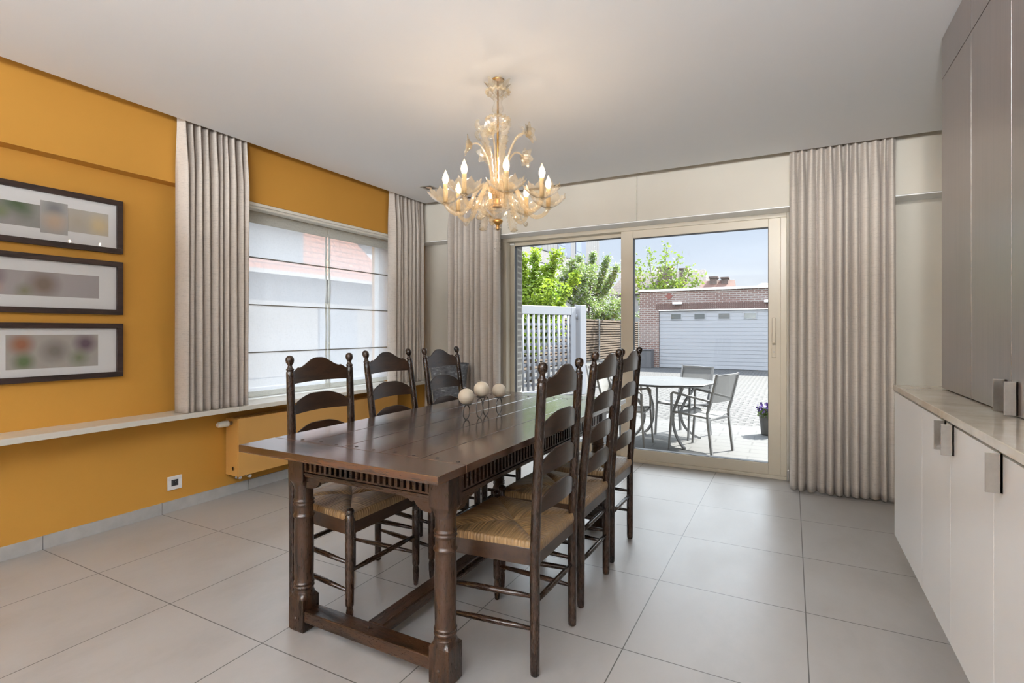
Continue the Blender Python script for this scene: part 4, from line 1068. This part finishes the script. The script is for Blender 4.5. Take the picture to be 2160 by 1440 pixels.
w.box(AX+.38, AX+.46, 34.2, 38.2, 4.72, 4.78); w.box(AX-.02, AX+.46, 34.2, 38.2, 3.6, 3.7); lg(w, 'balcony_rail', plain('rail_wood', (0.1392, 0.116, 0.0986), .7), base=ab)

# fence
M_fw = plain('fence_wood', (0.087, 0.0609, 0.0406), .85, var=.18, vscale=5)
r = empty('garden_fence', (-7.65, 19, G), 'brown horizontal board fence with concrete posts along the courtyard', 'fence')
fb = (-7.65, 19, G); y = 8.9; k = 0
while y < 31:
    w = MB(); w.box(-7.72, -7.58, y-.09, y+.09, G, 1.68); lg(w, 'fence_post', M_conc, .01, base=fb)
    w = MB(); z = G+.04; q = 0
    while z < 1.55:
        w.box(-7.66, -7.60, y+.09, y+3.33, z, z+.070); z += .112; q += 1
    w.box(-7.68, -7.60, y+.09, y+3.33, 1.58, 1.65)
    lg(w, 'board_panel', M_fw, base=fb)
    w = MB(); w.box(-7.69, -7.665, y+.09, y+3.33, G, 1.6); lg(w, 'panel_backing', plain('fence_shadow_wood', (0.029, 0.0203, 0.0145), .9), base=fb)
    y += 3.42; k += 1

# white lattice gate, standing open
P0, P1 = Vector((-4.93, 7.82, 0)), Vector((-3.93, 10.13, 0))
gd = (P1-P0); gl = gd.length; ga = atan2(gd.y, gd.x)
r = empty('garden_gate', (P0.x, P0.y, G), 'white metal lattice garden gate leaf standing open before the brown fence', 'gate', ga)
Hh_ = 1.80; w = MB()
w.box(0, .12, -.03, .03, .06, Hh_); w.box(gl-.13, gl, -.03, .03, .06, Hh_); w.box(.12, gl-.13, -.03, .03, Hh_-.17, Hh_); w.box(.12, gl-.13, -.03, .03, .06, .16)
w.build('gate_frame', M_gdoor, r, .01)
nb = 17
for i in range(nb):
    x = .12+(gl-.25)*(i+.5)/nb
    w = MB(); w.tube([(x, 0, .16), (x, 0, Hh_-.17)], .026, 8); w.build('bar', M_gdoor, r)
w = MB(); z = .24
while z < Hh_-.28: w.box(.12, gl-.13, .028, .038, z, z+.055); z += .13
w.build('lattice_back', M_gdoor, r)
w = MB(); w.box(-.09, .09, -.09, .09, 0, 1.84); o = w.build('gate_post', M_gdoor, bevel=.008, loc=(P1.x+.07, P1.y+.13, G)); o.rotation_euler.z = ga
tag(o, 'wide white square gate post at the free end of the lattice gate', 'post')
for z in (.45, 1.55):
    w = MB(); w.tube([(-.11, 0, z), (-.11, 0, z+.10)], .02, 10); w.build('hinge', M_gdoor, o)

# trees
def tree(name, x, y, h, rad, trunk_r, seed, nleaf, lsize, m_leaf, label, base_z=1.2, blossoms=None, shoots=(), dens=1.0, group='trees beyond the courtyard'):
    rnd = random.Random(seed); r = empty(name, (x, y, G), label, 'tree', group=group)
    w = MB(); tips = []
    w.tube([(0, 0, 0), (.03, .02, h*.25), (0, .03, h*.5), (.02, 0, h*.8)], [trunk_r, trunk_r*.8, trunk_r*.5, trunk_r*.15], 8)
    for i in range(int(26*dens)):
        a = rnd.uniform(0, 2*pi); z0 = base_z+(h*.72-base_z)*rnd.random(); l = rad*rnd.uniform(.55, 1.0)*(1-.45*max(0, (z0/h-.4)))
        up = rnd.uniform(.25, .9)*l; p0 = Vector((0, 0, z0)); p2 = Vector((cos(a)*l, sin(a)*l, z0+up)); p1 = (p0+p2)/2+Vector((0, 0, -.08*l))
        w.tube([p0, p1, p2], [trunk_r*.28, trunk_r*.18, trunk_r*.06], 5)
        for k in range(6): tips.append(p1.lerp(p2, k/5)+Vector((rnd.gauss(0, .08), rnd.gauss(0, .08), rnd.gauss(0, .08)))*rad)
        for q in range(3):
            f = rnd.uniform(.3, 1); b = p0.lerp(p2, f); e_ = b+Vector((rnd.gauss(0, .22), rnd.gauss(0, .22), rnd.uniform(.05, .4)))*rad
            w.tube([b, e_], [trunk_r*.1, trunk_r*.04], 4)
            for k in range(4): tips.append(b.lerp(e_, k/3))
    for (dx, dy, z0, z1) in shoots:
        w.tube([(dx*.4, dy*.4, z0), (dx, dy, (z0+z1)/2), (dx*1.15, dy*1.15, z1)], [trunk_r*.2, trunk_r*.12, trunk_r*.05], 5)
        for k in range(16):
            f = k/15; tips.append(Vector((dx*(.6+.55*f), dy*(.6+.55*f), z0+(z1-z0)*f)))
            tips.append(Vector((dx*(.6+.55*f), dy*(.6+.55*f), z0+(z1-z0)*f)))
    w.build('trunk', plain('bark', (0.0754, 0.058, 0.0435), .9) if 'bark' not in bpy.data.materials else bpy.data.materials['bark'], r)
    def leaves(nn, size, spread):
        w = MB()
        for i in range(nn):
            c = rnd.choice(tips)+Vector((rnd.gauss(0, spread), rnd.gauss(0, spread), rnd.gauss(0, spread)))
            a = Vector((rnd.gauss(0, 1), rnd.gauss(0, 1), rnd.gauss(0, .6))).normalized(); b = a.cross(Vector((rnd.gauss(0, 1), rnd.gauss(0, 1), rnd.gauss(0, 1)))).normalized(); n_ = a.cross(b)
            s = size*rnd.uniform(.6, 1.2)
            w.add([c-a*s, c-a*s*.1+b*s*.55+n_*s*.15, c+a*s, c-a*s*.1-b*s*.55+n_*s*.15], [(0, 1, 2), (0, 2, 3)])
        return w
    tag(leaves(nleaf, lsize, lsize*1.3).build('foliage', m_leaf, r, fixn=False), kind='stuff')
    if blossoms: tag(leaves(blossoms[0], blossoms[1], lsize*1.6).build('blossom', blossoms[2], r, fixn=False), kind='stuff')
    return r
def m_leaf(name, c1, c2, tr=.45):
    m = bpy.data.materials.new(name); m.use_nodes = True; t = m.node_tree; p = t.nodes['Principled BSDF']; o = t.nodes['Material Output']
    n = noise_tex(t, coords(t), 2.5, 3); r = ramp(t, n, [(.35, c1), (.65, c2)]); L(t, r.outputs[0], p.inputs['Base Color']); p.inputs['Roughness'].default_value = .55
    tl = N(t, 'BsdfTranslucent'); L(t, r.outputs[0], tl.inputs[0]); mx = N(t, 'MixShader'); mx.inputs[0].default_value = tr
    L(t, p.outputs[0], mx.inputs[1]); L(t, tl.outputs[0], mx.inputs[2]); L(t, mx.outputs[0], o.inputs[0]); return m
ML1 = m_leaf('maple_leaf', (.13, .215, .016), (.28, .37, .035)); ML2 = m_leaf('pear_leaf', (.12, .19, .04), (.25, .33, .10)); MBl = m_leaf('white_blossom', (.36, .37, .35), (.44, .44, .43)); ML3 = m_leaf('lime_leaf', (.09, .15, .02), (.19, .26, .035))
tree('maple_tree', -5.95, 12.1, 2.95, 1.2, .09, 21, 15000, .055, ML1, 'bright yellow green leafy tree just behind the white lattice gate', base_z=.6, shoots=[(.60, .18, 2.2, 3.30), (.12, .10, 2.3, 3.35), (-.2, .1, 2.2, 3.25), (.95, .5, 1.9, 2.75), (.35, .15, 2.0, 2.9)])
tree('pear_tree', -10.4, 29.0, 5.2, 2.5, .14, 33, 16000, .085, ML2, 'green tree dotted with white blossom behind the brown fence', base_z=1.2, blossoms=(6500, .06, MBl), shoots=[(-.5, 0, 3.8, 5.6), (.9, .3, 3.8, 5.5), (1.5, 0, 3.4, 4.9), (.2, .1, 4, 5.7)])
tree('lime_tree', -5.35, 24.6, 4.0, 1.1, .10, 52, 2600, .095, ML3, 'sparse yellow green tree with upright shoots rising behind the garage', base_z=2.2, dens=.8, shoots=[(-.9, 0, 2.8, 4.6), (-.45, .1, 3.0, 5.15), (.25, 0, 3.0, 5.2), (.7, .1, 2.8, 4.7), (1.15, 0, 2.7, 4.15), (-1.15, 0, 2.6, 4.2), (1.5, 0, 2.6, 3.7), (0, 0, 2.8, 4.4)])

# patio furniture
M_alu = plain('grey_aluminium', (0.19, 0.19, 0.19), .45, metal=.3)
def m_mesh(name):
    m = bpy.data.materials.new(name); m.use_nodes = True; t = m.node_tree; p = t.nodes['Principled BSDF']; o = t.nodes['Material Output']
    p.inputs['Base Color'].default_value = (0.16, 0.16, 0.155, 1); p.inputs['Roughness'].default_value = .7
    tr = N(t, 'BsdfTransparent'); mx = N(t, 'MixShader'); mx.inputs[0].default_value = .22; L(t, p.outputs[0], mx.inputs[1]); L(t, tr.outputs[0], mx.inputs[2]); L(t, mx.outputs[0], o.inputs[0]); return m
M_sling = m_mesh('sling_mesh')
def patio_chair(x, y, ang):
    # local +x = front ; origin = midpoint of the rear feet
    r = empty('patio_chair', (x, y, G), '.', 'chair', ang, 'grey patio chairs around the garden table')
    hw = .22
    for s in (-1, 1):
        w = MB(); w.tube([(0, s*hw, 0), (.045, s*hw, .36), (.05, s*hw, .45), (.02, s*hw, .54), (-.06, s*hw, .86)], .014, 4, square=True, up=(0, 1, 0)); w.build('back_leg', M_alu, r)
        w = MB(); w.tube([(.50, s*(hw+.02), 0), (.47, s*(hw+.02), .40), (.47, s*(hw+.02), .62), (.45, s*(hw+.02), .635), (.02, s*(hw+.01), .575)], .012, 4, square=True, up=(0, 1, 0)); w.build('arm_and_front_leg', M_alu, r)
        w = MB(); w.tube([(.05, s*hw, .395), (.48, s*hw, .42)], .011, 4, square=True, up=(0, 0, 1)); w.build('seat_rail', M_alu, r)
    w = MB(); w.tube([(.05, -hw, .37), (.05, hw, .37)], .011, 4, square=True); w.build('rear_crossbar', M_alu, r)
    w = MB(); w.tube([(.47, -hw, .40), (.47, hw, .40)], .011, 4, square=True); w.build('front_crossbar', M_alu, r)
    w = MB(); w.rings([[Vector((.05+.43*f, -hw+2*hw*j/8, .405+.022*f-.018*(1-abs(j/4-1)**2))) for j in range(9)] for f in [k/8 for k in range(9)]], closed=False, cap=False); w.build('seat_sling', M_sling, r)
    w = MB(); w.rings([[Vector((.015-.075*f-.02*(1-abs(j/4-1)**2), -hw+2*hw*j/8, .555+.295*f)) for j in range(9)] for f in [k/8 for k in range(9)]], closed=False, cap=False); w.build('back_sling', M_sling, r)
    w = MB(); w.tube([(-.058, -hw, .845), (-.072, 0, .848), (-.058, hw, .845)], .010, 4, square=True); w.build('top_bar', M_alu, r)
    return r
p1 = patio_chair(-.648, 6.016, radians(158)); p1['label'] = 'grey mesh patio chair nearest the glass, seen whole at the right of the garden table'
def pc(x, y, a, label):
    c = copy_tree(p1); c.location = (x, y, G); c.rotation_euler.z = a; c['label'] = label; return c
pc(-1.097, 7.098, radians(245), 'grey mesh patio chair behind the garden table, its back towards the garage')
pc(-1.93, 5.98, radians(2), 'grey mesh patio chair left of the garden table, half hidden by the door post')
pc(-2.25, 6.75, radians(-20), 'grey mesh patio chair seen through the left pane of the sliding door')
r = empty('garden_table', (-1.36, 6.40, G), 'white octagonal garden table with curved metal legs on the terrace', 'table')
w = MB(); w.lathe([(.60, .695), (.62, .700), (.622, .715), (.61, .722)], 8); o = w.build('tabletop', plain('white_table_top', (0.04603, 0.04603, 0.04603), .3), r, .004); o.rotation_euler.z = radians(10)
w = MB(); w.lathe([(.03, .7215), (.03, .7235)], 16); w.build('parasol_hole_cap', M_alu, r)
for k in range(4):
    a = radians(40+90*k); pts = []
    for (rr, z) in lerp_path([(.46, .70), (.40, .60), (.27, .42), (.24, .28), (.30, .14), (.42, .04), (.50, .012)], 4): pts.append((rr*cos(a), rr*sin(a), z))
    w = MB(); w.tube(pts, .014, 4, square=True); w.build('curved_leg', M_alu, r)
    w = MB(); w.tube([(.46*cos(a), .46*sin(a), .70), (.46*cos(a), .46*sin(a), .0)], .017, 4, square=True) if k in (0,) else None
# flower pot
r = empty('flower_pot', (-.245, 7.37, G), 'round concrete flower pot with purple pansies standing on the terrace', 'plant pot')
w = MB(); w.lathe([(.085, 0), (.095, .02), (.105, .14), (.118, .235), (.125, .25), (.118, .255), (.108, .24), (.10, .20)], 28); w.build('pot', M_conc, r)
rn = random.Random(5)
def blob(nn, size, z0, z1, rad):
    w = MB()
    for i in range(nn):
        a = rn.uniform(0, 2*pi); q = rad*sqrt(rn.random()); c = Vector((q*cos(a), q*sin(a), rn.uniform(z0, z1)*(1-.3*(q/rad)**2)+.07*(q/rad)**2))
        d = Vector((rn.gauss(0, 1), rn.gauss(0, 1), rn.gauss(0, 1))).normalized(); e_ = d.orthogonal().normalized(); f_ = d.cross(e_)
        w.add([c+e_*size, c+f_*size, c-e_*size, c-f_*size], [(0, 1, 2, 3)])
    return w
tag(blob(500, .018, .23, .36, .13).build('leaves', ML2, r, fixn=False), kind='stuff')
tag(blob(260, .016, .31, .42, .15).build('purple_flowers', plain('pansy_purple', (0.0812, 0.0348, 0.1972), .6, var=.3, vscale=20), r, fixn=False), kind='stuff')

# neighbour across the street, seen through the blinds
M_nbrick = brick('neighbour_brick', 'X', (0.1276, 0.116, 0.1044), (0.1624, 0.1508, 0.1392), (0.1566, 0.1508, 0.1392), .21, .065, .012)
M_rtile = brick('red_tiles', 'X', (0.1392, 0.0464, 0.029), (0.1856, 0.0754, 0.0464), (0.0638, 0.0261, 0.0174), .25, .20, .02)
r = empty('neighbour_house', (-13, 12, G), 'pale brick house with a red tiled roof across the street behind the blinds', 'house')
nb_ = (-13, 12, G)
w = MB(); w.box(-20, -13, 5, 14.6, G, 2.9); lg(w, 'wall', M_nbrick, base=nb_)
w = MB(); w.add([(-12.7, 4.8, 2.8), (-12.7, 14.8, 2.8), (-16.5, 13.2, 7.2), (-16.5, 4.8, 7.2), (-20.3, 4.8, 2.8), (-20.3, 14.8, 2.8)], [(0, 1, 2, 3), (3, 2, 5, 4), (1, 5, 2), (0, 3, 4), (0, 4, 5, 1)]); lg(w, 'roof', M_rtile, base=nb_)
w = MB(); w.box(-14.6, -13.0, 9.2, 11.0, 2.8, 4.6); w.box(-14.7, -12.9, 9.1, 11.1, 4.6, 4.72); lg(w, 'dormer', plain('slate', (0.116, 0.1276, 0.145), .6), base=nb_)
w = MB(); w.box(-12.995, -12.97, 11.6, 13.2, G, 1.9); lg(w, 'front_door', plain('grey_door', (0.1276, 0.1334, 0.145), .5), base=nb_)
w = MB(); w.box(-12.76, -12.66, 4.8, 14.8, 2.74, 2.86); lg(w, 'gutter', M_rend, base=nb_)
r = empty('neighbour_annexe', (-12.6, 17.5, G), 'low white brick annexe with a grey roof beside the red roofed neighbour house', 'house')
nb2 = (-12.6, 17.5, G)
w = MB(); w.box(-19, -12.6, 14.9, 19.4, G, 2.0); lg(w, 'wall', M_rend, base=nb2)
w = MB(); w.add([(-12.3, 14.9, 1.95), (-12.3, 19.6, 1.95), (-15.8, 19.6, 4.4), (-15.8, 14.9, 4.4), (-19.3, 14.9, 1.95), (-19.3, 19.6, 1.95)], [(0, 1, 2, 3), (3, 2, 5, 4), (1, 5, 2), (0, 3, 4), (0, 4, 5, 1)]); lg(w, 'roof', plain('slate_roof', (0.1392, 0.145, 0.1624), .7, var=.1), base=nb2)
w = MB(); w.box(-12.598, -12.58, 16.5, 17.4, .5, 1.4); lg(w, 'window', M_bwin, base=nb2)
